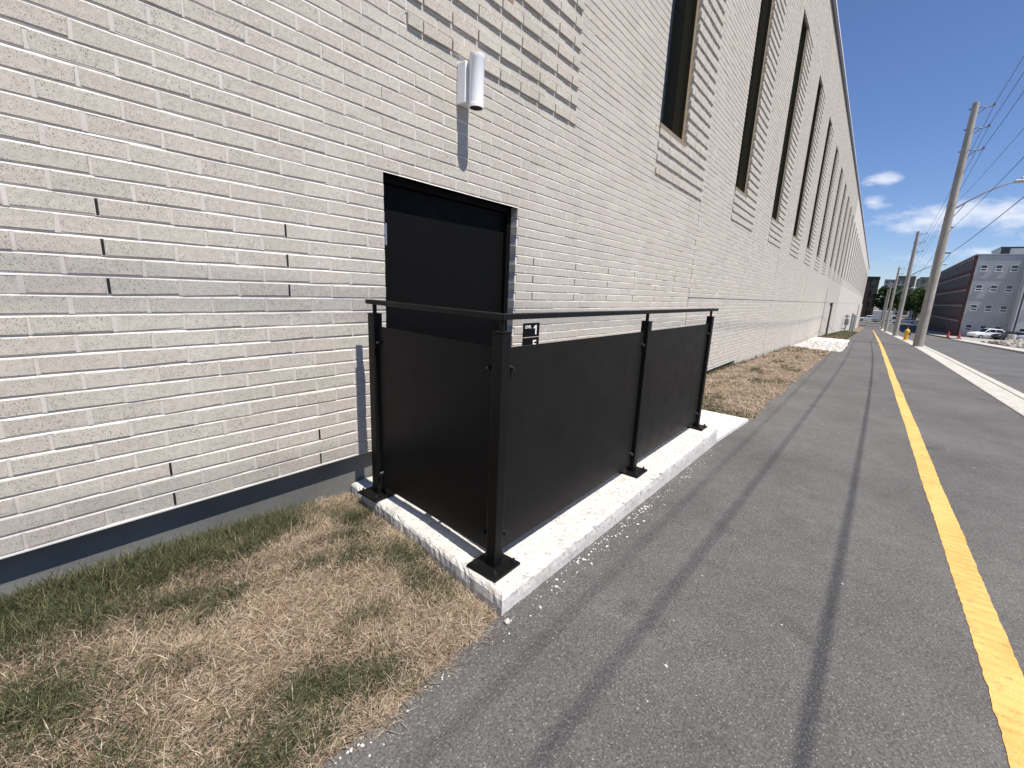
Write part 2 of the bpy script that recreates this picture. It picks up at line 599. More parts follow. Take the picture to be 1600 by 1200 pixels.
# ================================================================== SETTING
C = 0.0655          # brick course
L = 0.204           # brick length with joint
J = 0.0090          # joint
XS = np.concatenate([np.arange(-40, -4, 4), np.arange(-4, 40, .5), np.arange(40, 180, 2.0)])
sheet('ground', np.concatenate([np.linspace(-900, -40, 12), np.arange(-36, 180, 4.0), np.linspace(190, 1800, 24)]),
      np.concatenate([np.linspace(-1500, -70, 12), np.arange(-64, 60, 8.0), np.linspace(70, 1500, 12)]),
      lambda X, Y: gz(np.maximum(X, -40)) - .19, 'ground')
PATH_L, PATH_R = -1.245, -4.02


def edge_wobble(X):
    return .018 * np.sin(X * 3.1) + .012 * np.sin(X * 7.7 + 1) + .008 * np.sin(X * 17.3)


# shared asphalt path
xs = np.concatenate([np.arange(-40, -3, 4), np.arange(-3, 12, .06), np.arange(12, 40, .4), np.arange(40, 129, 2.0)])
vs, fs = [], []
for k, x in enumerate(xs):
    yl = PATH_L + float(edge_wobble(x)) if (x < 1.0 or x > 5.2) else PATH_L + .03
    for y in (yl, -1.9, -2.6, -3.3, PATH_R):
        vs.append((x, y, g(x)))
for k in range(len(xs) - 1):
    for j in range(4):
        fs.append((k * 5 + j, k * 5 + j + 1, k * 5 + 5 + j + 1, k * 5 + 5 + j))
o = link('asphalt_path', np_mesh('asphalt_path', vs, fs, 'asphalt_path'))
tag(o, kind='structure')

# yellow line with slightly ragged edges
xl = np.concatenate([np.arange(-12, 12, .03), np.arange(12, 40, .2), np.arange(40, 96, 1.5)])
jit = lambda n: RNG.normal(0, .0016, n)
wob = .0025 * np.sin(xl * 1.7) + .0015 * np.sin(xl * 4.3 + 2)
V = np.stack([np.stack([xl, -2.645 + wob + jit(len(xl)), gz(xl) + .0022], -1), np.stack([xl, -2.757 + wob + jit(len(xl)), gz(xl) + .0022], -1)], 1).reshape(-1, 3)
i = np.arange(len(xl) - 1) * 2
tag(link('yellow_centre_line', np_mesh('yellow_centre_line', V, np.stack([i, i + 1, i + 3, i + 2], -1), 'line_yellow')), kind='structure')

# roadway, kerb strip along it, opposite kerb
sheet('road', XS[XS < 150], [-9.25, -8, -7, -6, -5, -4.58], lambda X, Y: gz(X) - .11 - .0 * Y, 'asphalt_road')
sheet('cross_street', [128.5, 140, 152, 168], [-140, -60, -30, -9.25, -4.5, 0, 30, 60], lambda X, Y: gz(X) - .105 + 0 * Y, 'asphalt_road')


def strip_x(name, x0, x1, step, prof, mat, cat=None, label=None):
    """a long kerb cast in lengths: cross-section prof [(y, dz)] swept along the slope of the street"""
    m = MB()
    x = x0
    while x < x1 - 1e-6:
        xe = min(x + step, x1)
        n = len(prof)
        pts = [(x + .004, y, g(x) + dz) for y, dz in prof] + [(xe - .004, y, g(xe) + dz) for y, dz in prof]
        m.poly(pts, [(k, k + 1, n + k + 1, n + k) for k in range(n - 1)] + [tuple(range(n - 1, -1, -1)), tuple(range(n, 2 * n))])
        x = xe
    o = m.build(name, mat)
    tag(o, kind='structure')
    return o


strip_x('kerb_apron', -36, 128, 3.0, [(-4.005, -.2), (-4.005, .012), (-4.02, .02), (-4.375, .022), (-4.375, -.2)], 'kerb_concrete')
strip_x('kerb', -36, 128, 3.0, [(-4.39, -.2), (-4.39, .028), (-4.405, .034), (-4.545, .03), (-4.575, .005), (-4.585, -.2)], 'kerb_concrete')
strip_x('opposite_kerb', -36, 66, 3.0, [(-9.24, -.2), (-9.24, .0), (-9.27, .02), (-9.40, .02), (-9.40, -.2)], 'kerb_concrete')
sheet('sidewalk', XS[(XS < 68)], [-10.6, -9.41], lambda X, Y: gz(X) + .012 + 0 * Y, 'kerb_concrete')
sheet('parking_lot', XS[(XS < 127) & (XS > -30)], [-60, -40, -25, -18, -14, -10.61], lambda X, Y: gz(X) - .02 + 0 * Y, 'lot_gravel')
strip_x('far_kerb', 168, 169, 1.0, [(40, -.1), (40, .1), (-60, .1), (-60, -.1)], 'kerb_concrete')
m = MB()
m.box(127.9, 128.4, -3.9, 8, -4.1, -3.82)
tag(m.build('path_end_kerb', 'kerb_concrete'), kind='structure')


# lawn soil
def lawn_z(X, Y):
    t = np.clip((Y + 1.26) / 1.3, 0, 1)
    return gz(X) - .012 + .036 * np.clip(t * 2.2, 0, 1) ** .7 + .010 * t - .03 * (Y < -1.28) - .034 * np.exp(-np.clip(1.17 - X, 0, 9) / .16) * (X < 1.4) + .008 * np.sin(X * 6 + Y * 9) * np.clip(t * 4, 0, 1)


sheet('lawn_soil', np.concatenate([np.arange(-30, -3, 3), np.arange(-3, 1.3, .12)]), [-1.30, -1.25, -1.1, -.9, -.7, -.5, -.3, -.1, .06], lawn_z, 'soil')
sheet('far_lawn_soil', np.concatenate([np.arange(5.12, 60, .6), np.arange(60, 127, 4)]), [-1.30, -1.25, -1.1, -.9, -.7, -.5, -.3, -.1, .06], lawn_z, 'soil')

# ================================================================== THE LONG BRICK BUILDING
X_BRICK = 40.0       # bricks are built one by one up to here
X_END = 121.0
ROOF = 128 * C
P0, PER = 1.618, 16 * L
NWIN = 35
DOOR = (1.466, 2.572, 23 * C)
DOOR2 = (32.4, 35.3, 14 * C)
WZ0, WZ1 = 41 * C, 103 * C


def base_course(x):
    if x < 1.43:
        return 0
    if x < 4.0:
        return -10
    if x < 9.95:
        return -5
    if x < 17.25:
        return -9
    if x < 23.5:
        return -13
    return -13 - 4 * (1 + int((x - 23.5) // 6.5))


STEPS = [-12.0, 1.43, 4.0, 9.95, 17.25] + [23.5 + 6.5 * k for k in range(16) if 23.5 + 6.5 * k < X_END] + [X_END]
bld = empty('brick_building', (0, 0, 0))
tag(bld, 'long cream brick building with tall narrow windows running down the street', 'building')


def cell(x):
    k = math.floor((x - P0) / PER)
    return k, x - P0 - k * PER


# --- mortar / backing wall as slabs round the openings
slab = MB()
cuts = set(STEPS)
for (a, bb, _) in (DOOR, DOOR2):
    cuts |= {a - .003, bb + .003}
wins = [(P0 + k * PER, P0 + k * PER + 4 * L) for k in range(-3, NWIN) if P0 + k * PER + 4 * L < X_END - 1]
for a, bb in wins:
    cuts |= {a - .003, bb + .003}
cuts |= {X_BRICK}
cuts = sorted(cuts)
slab_far = MB()
for a, bb in zip(cuts[:-1], cuts[1:]):
    if bb - a < 1e-4:
        continue
    xm = (a + bb) / 2
    zb = base_course(xm) * C
    holes = []
    for (d0, d1, dz) in (DOOR, DOOR2):
        if d0 - .004 < xm < d1 + .004:
            holes.append((-9.0, dz + .003))
    for (w0, w1) in wins:
        if w0 - .004 < xm < w1 + .004:
            holes.append((WZ0 - .003, WZ1 + .003))
    z = zb
    tgt = slab if xm < X_BRICK else slab_far
    y0 = .0065 if xm < X_BRICK else 0.0
    for h0, h1 in sorted(holes):
        if h0 > z:
            tgt.box(a, bb, y0, .34, z, h0)
        z = max(z, h1)
    tgt.box(a, bb, y0, .34, z, ROOF)
wall = slab.build('wall', 'mortar', bld)
slab_far.build('far_wall', 'far_brickwork', bld)
# body of the building behind the facade, with end wall
mb = MB()
mb.box(-11.9, X_END - .05, .36, 40, -6.5, ROOF - .15)
mb.build('building_body', 'far_brickwork', bld)
mb = MB()
for a, bb in zip(STEPS[:-1], STEPS[1:]):
    mb.box(a, bb, .055, .335, -6.5, base_course((a + bb) / 2) * C - .001)
mb.build('foundation', 'foundation', bld)
mb = MB()
for a, bb in zip(STEPS[:-1], STEPS[1:]):
    xm = (a + bb) / 2
    if 1.43 < xm < 4.0:
        continue
    zb = base_course(xm) * C
    mb.box(a + .002, bb - .002, -.004, .054, zb - .007, zb - .0015)
mb.build('drip_flashing', 'flashing', bld)

# --- the bricks
row_of = []
rects = []           # x0, x1, z0, z1, proud
for k in range(-60, 128):
    z0, z1 = k * C + J / 2, (k + 1) * C - J / 2
    par = k % 2
    if k < 34:
        ph = .14 + (0 if par else L / 2)
    else:
        ph = P0 + (0 if par else L / 2)
    n0 = math.floor((-6.0 - ph) / L)
    n1 = math.ceil((X_BRICK - ph) / L)
    for n in range(n0, n1):
        a, bb = ph + n * L, ph + (n + 1) * L
        segs = [(a, bb)]
        cutx = []
        if k >= 34:
            for q in (0, 8 * L):
                kk = math.floor((a - P0 - q) / PER) + 1
                cutx.append(P0 + q + kk * PER)
        cutx += [s for s in STEPS if k < max(base_course(s - .01), base_course(s + .01))] + [X_BRICK]
        if k < 23:
            cutx += [DOOR[0], DOOR[1]]
        if k < 14:
            cutx += [DOOR2[0], DOOR2[1]]
        if 41 <= k < 103:
            for q in (0, 4 * L):
                kk = math.floor((a - P0 - q) / PER) + 1
                cutx.append(P0 + q + kk * PER)
        for cx in cutx:
            ns = []
            for s0, s1 in segs:
                if s0 + 1e-6 < cx < s1 - 1e-6:
                    ns += [(s0, cx), (cx, s1)]
                else:
                    ns.append((s0, s1))
            segs = ns
        for s0, s1 in segs:
            xm = (s0 + s1) / 2
            if k < base_course(xm) or xm > X_BRICK or s1 - s0 < .02:
                continue
            if k < 23 and DOOR[0] < xm < DOOR[1]:
                continue
            if k < 14 and DOOR2[0] < xm < DOOR2[1]:
                continue
            kc, xc = cell(xm)
            if 41 <= k < 103 and xc < 4 * L:
                continue
            pr = 0.0
            if 34 <= k < 103 and k % 2 == 0 and xc < 8 * L:
                pr = .0145
            edge = {DOOR[0], DOOR[1], DOOR2[0], DOOR2[1]}
            if 41 <= k < 103:
                edge |= {c_ for c_ in cutx if min(abs(((c_ - P0) % PER) - q_) for q_ in (0, 4 * L, PER)) < 1e-6}
            a0 = s0 + (J / 2 if s0 not in edge else 0)
            b0 = s1 - (J / 2 if s1 not in edge else 0)
            rects.append((a0, b0, z0, z1, pr))
            row_of.append(k)
RC = np.array(rects)
nb = len(RC)
# rank by size in the picture
cxm, czm = (RC[:, 0] + RC[:, 1]) / 2, (RC[:, 2] + RC[:, 3]) / 2
pa = pix(np.stack([RC[:, 0], 0 * cxm, RC[:, 2]], -1))
pb = pix(np.stack([RC[:, 1], 0 * cxm, RC[:, 3]], -1))
pm = pix(np.stack([cxm, 0 * cxm, czm], -1))
area = np.abs(pb[0] - pa[0]) * np.abs(RC[:, 3] - RC[:, 2]) / np.maximum(pm[2], .05)
inside = (pm[2] > .1) & (pm[0] > 8) & (pm[0] < 1592) & (pm[1] > 8) & (pm[1] < 1192)
hidden = (pm[0] > 588) & (pm[0] < 1110) & (pm[1] > 492)
area = np.where(inside & ~hidden, area, 0)
order = np.argsort(-area)
single = set(order[:300].tolist())


def brick_mesh(name, w, h, seed):
    r = np.random.default_rng(seed)
    d, bv = .06, .0022
    j = lambda s: r.normal(0, s)
    x0, x1, z0, z1 = -w / 2, w / 2, -h / 2, h / 2
    o4 = [(x0, bv, z0), (x1, bv, z0), (x1, bv, z1), (x0, bv, z1)]
    i4 = [(x0 + bv, 0, z0 + bv), (x1 - bv, 0, z0 + bv), (x1 - bv, 0, z1 - bv), (x0 + bv, 0, z1 - bv)]
    o4 = [(x + j(.0012), y, z + j(.0011)) for x, y, z in o4]
    i4 = [(x + j(.0014), y + j(.0005), z + j(.0013)) for x, y, z in i4]
    b4 = [(x0, d, z0), (x1, d, z0), (x1, d, z1), (x0, d, z1)]
    V = i4 + o4 + b4
    F = [(0, 1, 2, 3)]
    for q in range(4):
        F.append((q, q + 4, (q + 1) % 4 + 4, (q + 1) % 4)[::-1][::-1])
        F.append((q + 4, q + 8, (q + 1) % 4 + 8, (q + 1) % 4 + 4))
    me = bpy.data.meshes.new(name)
    me.from_pydata(V, [], F)
    me.update()
    me.materials.append(MATS['brick'])
    return me


cache = {}
for idx in order[:300]:
    x0, x1, z0, z1, pr = RC[idx]
    key = (round(x1 - x0, 3), random.randrange(5))
    if key not in cache:
        cache[key] = brick_mesh('brick', x1 - x0, z1 - z0, len(cache) + 5)
    b_o = link('brick', cache[key], wall, ((x0 + x1) / 2, -pr + random.gauss(0, .0009), (z0 + z1) / 2 + random.gauss(0, .0008)))
    b_o.rotation_euler = (random.gauss(0, .006), random.gauss(0, .0025), random.gauss(0, .004))
rest = np.array([k for k in range(nb) if k not in single])
R = RC[rest]
n = len(R)
jy = -R[:, 4] + RNG.normal(0, .0009, n)
jz = RNG.normal(0, .0007, n)
x0, x1, z0, z1 = R[:, 0], R[:, 1], R[:, 2] + jz, R[:, 3] + jz
bv = .002
Vb = np.empty((n, 12, 3))
for q, (xx, zz, ix, iz) in enumerate(((x0, z0, 1, 1), (x1, z0, -1, 1), (x1, z1, -1, -1), (x0, z1, 1, -1))):
    jx, jzz = RNG.normal(0, .0007, n), RNG.normal(0, .0006, n)
    Vb[:, q] = np.stack([xx + ix * bv + jx, jy, zz + iz * bv + jzz], -1)
    Vb[:, q + 4] = np.stack([xx + jx, jy + bv, zz + jzz], -1)
    Vb[:, q + 8] = np.stack([xx, np.full(n, .06), zz], -1)
fl = [(0, 1, 2, 3)]
for q in range(4):
    fl.append((q, q + 4, (q + 1) % 4 + 4, (q + 1) % 4))
    fl.append((q + 4, q + 8, (q + 1) % 4 + 8, (q + 1) % 4 + 4))
Fb = (np.arange(n)[:, None, None] * 12 + np.array(fl)[None]).reshape(-1, 4)
tint = np.repeat(RNG.random(n), 12)
bo = link('brickwork', np_mesh('brickwork', Vb, Fb, 'brick', [('tint', 'FLOAT', tint)]), wall)
tag(bo, kind='stuff')

# tooled mortar joints: hollow bed joints along every course, near-flush head joints
JV, JF = [], []
HV, HF = [], []
rowa = np.array(row_of)
for k in range(rowa.min(), 128):
    rr_ = RC[rowa == k]
    if len(rr_) == 0:
        continue
    rr_ = rr_[np.argsort(rr_[:, 0])]
    runs = [[rr_[0][0], rr_[0][1]]]
    for q in rr_[1:]:
        if q[0] - runs[-1][1] < J * 1.6:
            w_ = q[0] - runs[-1][1]
            if w_ > .004:
                xa, xb_ = runs[-1][1] - .003, q[0] + .003
                pj_ = min(q[4], .0)
                o_ = len(HV)
                za, zb_ = k * C, (k + 1) * C
                d_ = .0010 + abs(RNG.normal(0, .0007)) + (.004 if q[4] > 0 else 0)
                HV += [(xa, d_, za + J * .4), (xb_, d_, za + J * .4), (xb_, d_, zb_ - J * .4), (xa, d_, zb_ - J * .4)]
                HF.append((o_, o_ + 1, o_ + 2, o_ + 3))
            runs[-1][1] = q[1]
        else:
            runs.append([q[0], q[1]])
    for (ra, rb) in runs:
        ra, rb = ra + .0005, rb - .0005
        nseg = max(1, int((rb - ra) / (.12 if ra < 4 else 1.0)))
        xs_ = np.linspace(ra, rb, nseg + 1)
        base_ = len(JV)
        for xx in xs_:
            zz = k * C + RNG.normal(0, .0004)
            dp = .0052 + RNG.normal(0, .0006)
            JV += [(xx, .0012, zz - J / 2 - .002), (xx, .0022, zz - J / 2 + .001), (xx, dp, zz + .0005), (xx, .0030, zz + J / 2 - .001), (xx, .0025, zz + J / 2 + .002)]
        for q in range(nseg):
            for e_ in range(4):
                JF.append((base_ + q * 5 + e_, base_ + q * 5 + 5 + e_, base_ + q * 5 + 6 + e_, base_ + q * 5 + 1 + e_))
jo = link('mortar_joints', np_mesh('mortar_joints', JV, JF, 'mortar'), wall)
tag(jo, kind='stuff')
jo = link('head_joints', np_mesh('head_joints', HV, HF, 'head_mortar'), wall)
tag(jo, kind='stuff')

# proud courses of the window panels further along, one course to a strip
mb = MB()
for a, bb in wins:
    if bb < X_BRICK:
        continue
    for k in range(34, 103, 2):
        if k >= 41:
            mb.box(bb + .0, bb + 4 * L, -.0145, .02, k * C + J / 2, (k + 1) * C - J / 2)
        else:
            mb.box(a, bb + 4 * L, -.0145, .02, k * C + J / 2, (k + 1) * C - J / 2)
tag(mb.build('proud_courses', 'far_brickwork', bld), kind='stuff')

# dark soft joints
mb = MB()
mb.box(6.514 - .006, 6.514 + .006, -.0006, .01, -5 * C + .01, 34 * C)
mb.box(6.514 + .02, X_END - .5, -.0008, .01, 14 * C - .0055, 14 * C + .0055)
for k in (3, 5, 8, 11, 14, 18, 22, 26):
    xj = P0 + k * PER + 8 * L
    mb.box(xj - .006, xj + .006, -.0006, .01, base_course(xj) * C + .02, 34 * C)
mb.build('movement_joint', 'sealant', bld)

# open head joints with black vents
for row in (0, 2, 13, 15, 17):
    for q in range(11):
        xv = .344 + .612 * q + (0.0 if row >= 13 else .0)
        if row % 2 == 0:
            xv += L / 2
        if DOOR[0] - .1 < xv < DOOR[1] + .12 or (row < 13 and xv > 1.3):
            continue
        if xv > 2.6 and (row < 13 or xv > 7):
            continue
        vb = MB()
        zz = row * C
        vb.box(xv - .0042, xv + .0042, .0008, .02, zz + .006, zz + C - .006)
        for s in range(6):
            vb.box(xv - .0040, xv + .0040, -.0006, .001, zz + .008 + s * .0085, zz + .011 + s * .0085)
        vb.build('weep_vent', 'vent_black', wall)

# --- windows
def make_window(x0, x1):
    w = MB()
    t = .055
    w.box(x0 + .001, x0 + t, .035, .20, WZ0 + .061, WZ1 - t - .001)
    w.box(x1 - t, x1 - .001, .035, .20, WZ0 + .061, WZ1 - t - .001)
    w.box(x0 + .001, x1 - .001, .035, .20, WZ1 - t, WZ1 - .001)
    fr = w.build('window', 'window_bronze', bld)
    for q0, q1 in ((x0 + .001, x0 + t + .006), (x1 - t - .006, x1 - .001)):
        e = MB()
        e.box(q0, q1, .028, .0345, WZ0 + .062, WZ1 - .002)
        e.build('frame_face', 'window_bronze_sunlit', fr)  # frame front, its sunlit look put into the colour
    s = MB()
    s.poly([(x0 + .001, -.012, WZ0 - .010), (x1 - .001, -.012, WZ0 - .010), (x1 - .001, .2, WZ0 - .004), (x0 + .001, .2, WZ0 - .004),
            (x0 + .001, -.012, WZ0 + .045), (x1 - .001, -.012, WZ0 + .045), (x1 - .001, .2, WZ0 + .06), (x0 + .001, .2, WZ0 + .06)],
           [(3, 2, 1, 0), (4, 5, 6, 7), (0, 1, 5, 4), (1, 2, 6, 5), (2, 3, 7, 6), (3, 0, 4, 7)])
    s.build('sill', 'window_sill', fr)
    nz = 3
    for q in range(nz):
        za = WZ0 + .06 + (WZ1 - WZ0 - .12) * q / nz
        zb = WZ0 + .06 + (WZ1 - WZ0 - .12) * (q + 1) / nz
        pm_ = MB()
        pm_.box(x0 + t, x1 - t, .165, .175, za + .004, zb - .004)
        pm_.build('pane', 'glass_dark', fr)
    bk = MB()
    bk.box(x0 + t, x1 - t, .18, .2, WZ0 + .06, WZ1 - t)
    bk.build('backing', 'vent_black', fr)


for a, bb in wins:
    make_window(a, bb)

# --- roof edge
mb = MB()
mb.box(-11.95, X_END + .06, -.045, .5, ROOF - .12, ROOF + .055)
cp = mb.build('roof_coping', 'coping_dark', bld)
mb = MB()
mb.box(-11.96, X_END + .07, -.055, .52, ROOF + .056, ROOF + .10)
mb.build('coping_cap', 'coping_white', cp)

# --- black steel door
DZ = -.63
x0, x1, zt = DOOR
mb = MB()
ft = .042
mb.box(x0 + .001, x0 + ft, .058, .16, DZ, zt - .002)
mb.box(x1 - ft, x1 - .001, .058, .16, DZ, zt - .002)
mb.box(x0 + ft + .0005, x1 - ft - .0005, .058, .16, zt - ft, zt - .002)
fr = mb.build('door_frame', 'door_black', bld, bevel=.003)
mb = MB()
mb.box(x0 + ft + .003, x1 - ft - .003, 0.0870, .135, DZ + .01, zt - ft - .003)
door = mb.build('door', 'door_black', bld, bevel=.002)
for zz in (1.14, .30, -.42):
    mb = MB()
    mb.lathe(x0 + ft + .002, .056, [(.0085, zz), (.0085, zz + .115)], 10)
    mb.build('hinge', 'hinge_steel', door, smooth=False)
mb = MB()
mb.box(x1 - ft - .14, x1 - ft - .05, .055, .067, .34, .40)
mb.tube([(x1 - ft - .10, .06, .37), (x1 - ft - .10, .01, .37), (x1 - ft - .23, .01, .37)], .009)
mb.build('handle', 'hinge_steel', door)
mb = MB()
mb.box(x0 - .1, x1 + .1, .006, .16, zt + .0, zt + .004)
mb.build('lintel_angle', 'black_steel', bld)

# --- double loading door far along
x0, x1, zt = DOOR2
zb2 = g(33.5) - .02
d2 = MB()
d2.box(x0 + .30, x1 - .30, .10, .14, zb2, zt - .02)
dd = d2.build('loading_door', 'cream_door', bld)
mb = MB()
mb.box(x0 + .001, x0 + .29, .02, .2, zb2, zt - .02)
mb.box(x1 - .29, x1 - .001, .02, .2, zb2, zt - .02)
mb.build('loading_door_frame', 'coping_dark', bld)

# end wall return and low annex at the far corner
mb = MB()
mb.box(X_END - 24, X_END + .3, -.12, -.02, -4.3, 13 * C)
mb.build('end_plinth', 'far_brickwork', bld)

# ================================================================== SUNKEN ENTRANCE: CURB, LANDING, GUARD
CURB_Z = -.182
P_W = Vector((1.245, .05))       # outer face at the wall
P_C = Vector((1.100, -1.222))    # outer corner
P_E = Vector((4.02, -1.222))     # far end
WID = .27


def curb_mesh():
    pts = []
    def seg(a, b, n, last=False):
        for k in range(n + (1 if last else 0)):
            pts.append(a.lerp(b, k / n))
    seg(P_W, P_C, 64)
    seg(P_C, P_E, 150, True)
    d1 = (P_C - P_W).normalized(); d2 = (P_E - P_C).normalized()
    n1 = Vector((-d1.y, d1.x)); n2 = Vector((-d2.y, d2.x))     # left of travel = inner side
    V, F = [], []
    r = np.random.default_rng(3)
    prof = [(0.0, -.60), (0.0, -.05), (0.001, -.016), (.007, -.006), (.016, 0.0), (.10, .0), (.18, .0), (WID - .01, 0.0), (WID, -.01), (WID, -.60)]
    for i, p in enumerate(pts):
        if i < 64:
            nrm, sc = n1, 1.0
        else:
            nrm, sc = n2, 1.0
        if i == 64:
            nrm = (n1 + n2).normalized(); sc = 1 / nrm.dot(n1)
        dist = (p - P_C).length
        for q, (o_, dz) in enumerate(prof):
            off = o_ * sc
            jj = 0.0; jz = 0.0
            if q in (2, 3, 4):
                chip = max(0, r.normal(0, 1) - 1.3) * .007
                jj = abs(r.normal(0, .0028)) + chip
                jz = -abs(r.normal(0, .0022)) - chip * .7
            elif q == 1:
                jj = r.normal(0, .0012)
            elif q in (5, 6, 7):
                jz = r.normal(0, .0009)
            if i < 64 and off > 0 and dist < off * 1.2:
                pass
            pp = p + nrm * (off + jj)
            V.append((pp.x, pp.y, CURB_Z + dz + jz))
    m = len(prof)
    # inner corner: clamp points of the first leg so that they do not cross the second
    V = [(max(x, 1.0), y, z) for x, y, z in V]
    for i in range(64):
        for q in range(m):
            x, y, z = V[i * m + q]
            lim = P_C.y + prof[q][0]
            if y < lim:
                V[i * m + q] = (x, lim, z)
    for i in range(64, len(pts)):
        for q in range(m):
            x, y, z = V[i * m + q]
            lim = P_C.x + prof[q][0] + .11 * min(1, prof[q][0])
            if x < lim:
                V[i * m + q] = (lim, y, z)
    for i in range(len(pts) - 1):
        for q in range(m - 1):
            F.append((i * m + q, i * m + q + 1, (i + 1) * m + q + 1, (i + 1) * m + q)[::-1])
    me = bpy.data.meshes.new('concrete_curb')
    e0 = (len(pts) - 1) * m
    F.append(tuple(range(e0, e0 + m)))
    me.from_pydata(V, [], F)
    me.update()
    me.materials.append(MATS['concrete'])
    return me


tag(link('concrete_curb', curb_mesh()), 'low pale concrete curb with chipped edges under the black guard', 'curb')

mb = MB()
mb.box(1.40, 3.05, -.96, .055, -1.0, DZ - .001)
for s in range(3):
    mb.box(3.051 + s * .30, 3.05 + (s + 1) * .30, -.955, .05, -1.0, DZ + .125 * (s + 1))
mb.build('landing', 'concrete')
tag(bpy.data.objects['landing'], kind='structure')
m = MB()
pz = lambda x: g(x) + .032
m.poly([(3.95, -1.215, pz(3.95) - .3), (5.115, -1.265, pz(5.1) - .3), (5.115, .05, pz(5.1) - .3), (3.95, .05, pz(3.95) - .3),
        (3.95, -1.215, pz(3.95)), (5.115, -1.265, pz(5.1)), (5.115, .05, pz(5.1)), (3.95, .05, pz(3.95))],
       [(4, 5, 6, 7), (0, 1, 5, 4), (1, 2, 6, 5), (2, 3, 7, 6), (3, 0, 4, 7)])
tag(m.build('concrete_pad', 'pad_concrete'), kind='structure')

guard = empty('guard_railing', (1.22, -1.068, CURB_Z))
tag(guard, 'black steel guard with solid panels, posts and handrail round the door', 'railing')
GZ = CURB_Z
posts = {'a': (1.278, -.178), 'b': (1.222, -1.068), 'c': (2.545, -1.068), 'd': (3.865, -1.068)}
POST_T = .785
PW = .025


def loc(x, y, z):
    return (x - 1.22, y + 1.068, z - CURB_Z)


def lbox(m, x0, x1, y0, y1, z0, z1):
    return m.box(x0 - 1.22, x1 - 1.22, y0 + 1.068, y1 + 1.068, z0 - CURB_Z, z1 - CURB_Z)


for key, (px_, py_) in posts.items():
    m = MB()
    lbox(m, px_ - PW, px_ + PW, py_ - PW, py_ + PW, GZ + .011, POST_T)
    po = m.build('post', 'black_steel', guard, bevel=.004)
    m = MB()
    lbox(m, px_ - .079, px_ + .079, py_ - .079, py_ + .079, GZ + .001, GZ + .0125)
    m.build('base_plate', 'black_steel', po, bevel=.002)
    for sx_ in (-1, 1):
        for sy_ in (-1, 1):
            m = MB()
            q = loc(px_ + sx_ * .058, py_ + sy_ * .058, GZ + .0125)
            m.lathe(q[0], q[1], [(.011, q[2]), (.011, q[2] + .003), (.0085, q[2] + .0035), (.0085, q[2] + .011), (.005, q[2] + .012), (.005, q[2] + .02)], 6)
            m.build('anchor_bolt', 'steel_bolt', po)
    m = MB()
    lbox(m, px_ - PW - .0015, px_ + PW + .0015, py_ - PW - .0015, py_ + PW + .0015, POST_T, POST_T + .004)
    m.build('post_cap', 'black_steel', po)
    m = MB()
    q = loc(px_, py_, POST_T + .004)
    m.lathe(q[0], q[1], [(.010, q[2]), (.010, .832 - CURB_Z)], 12)
    m.build('rail_stem', 'black_steel', po, smooth=False)

# handrail: two lengths mitred at the corner
RZ0, RZ1, RW = .832, .854, .020
ax, ay = posts['a']; bx_, by_ = posts['b']
dirn = Vector((ax - bx_, ay - by_)).normalized()
nn = Vector((dirn.y, -dirn.x))
end = Vector((ax, ay)) + dirn * .055
o1 = Vector((bx_, by_)) - nn * 0
def prism(m, quad, z0, z1):
    p = [loc(x, y, z0) for x, y in quad] + [loc(x, y, z1) for x, y in quad]
    return m.poly(p, [(3, 2, 1, 0), (4, 5, 6, 7), (0, 1, 5, 4), (1, 2, 6, 5), (2, 3, 7, 6), (3, 0, 4, 7)])
co = (bx_ - RW - .003, by_ - RW); ci = (bx_ + RW - .001, by_ + RW)
m = MB()
prism(m, [co, ci, (end.x + nn.x * RW, end.y + nn.y * RW), (end.x - nn.x * RW, end.y - nn.y * RW)], RZ0, RZ1)
prism(m, [(bx_ - RW + .0 , by_ - RW), (4.005, by_ - RW), (4.005, by_ + RW), (ci[0] + .001, ci[1])], RZ0 + .0004, RZ1 - .0004)
m.build('handrail', 'black_steel', guard, bevel=.003)

PT, PB = .727, -.125


def panel(x0, y0, x1, y1, gap=.0125):
    a, b_ = Vector((x0, y0)), Vector((x1, y1))
    d = (b_ - a).normalized()
    nrm = Vector((-d.y, d.x))
    a2, b2 = a + d * (PW + gap), b_ - d * (PW + gap)
    t = .003
    m = MB()
    prism(m, [tuple(a2 - nrm * t), tuple(b2 - nrm * t), tuple(b2 + nrm * t), tuple(a2 + nrm * t)], PB, PT)
    pn = m.build('panel', 'panel_black', guard, bevel=.001)
    for e, s in ((a2, 1), (b2, -1)):
        for zz in (.648, -.045):
            m = MB()
            c_ = e + d * s * .006
            # clip: a tab from the post plus a button-head bolt on each face
            q0, q1 = e - d * s * (gap + .002), e + d * s * .022
            prism(m, [tuple(q0 + nrm * (t + .001)), tuple(q1 + nrm * (t + .001)), tuple(q1 + nrm * (t + .006)), tuple(q0 + nrm * (t + .006))], zz - .014, zz + .014)
            m.build('clip', 'black_steel', pn)
            m = MB()
            cc = e + d * s * .013
            p0 = loc(cc.x - nrm.x * t, cc.y - nrm.y * t, zz)
            p1 = loc(cc.x - nrm.x * (t + .005), cc.y - nrm.y * (t + .005), zz)
            p2 = loc(cc.x - nrm.x * (t + .019), cc.y - nrm.y * (t + .019), zz)
            m.tube([p0, p1, p2], [.0105, .010, .0065], 10)
            m.build('bolt', 'steel_bolt', pn)
    return pn


panel(ax, ay, bx_, by_)
panel(bx_, by_, *posts['c'])
panel(*posts['c'], *posts['d'])

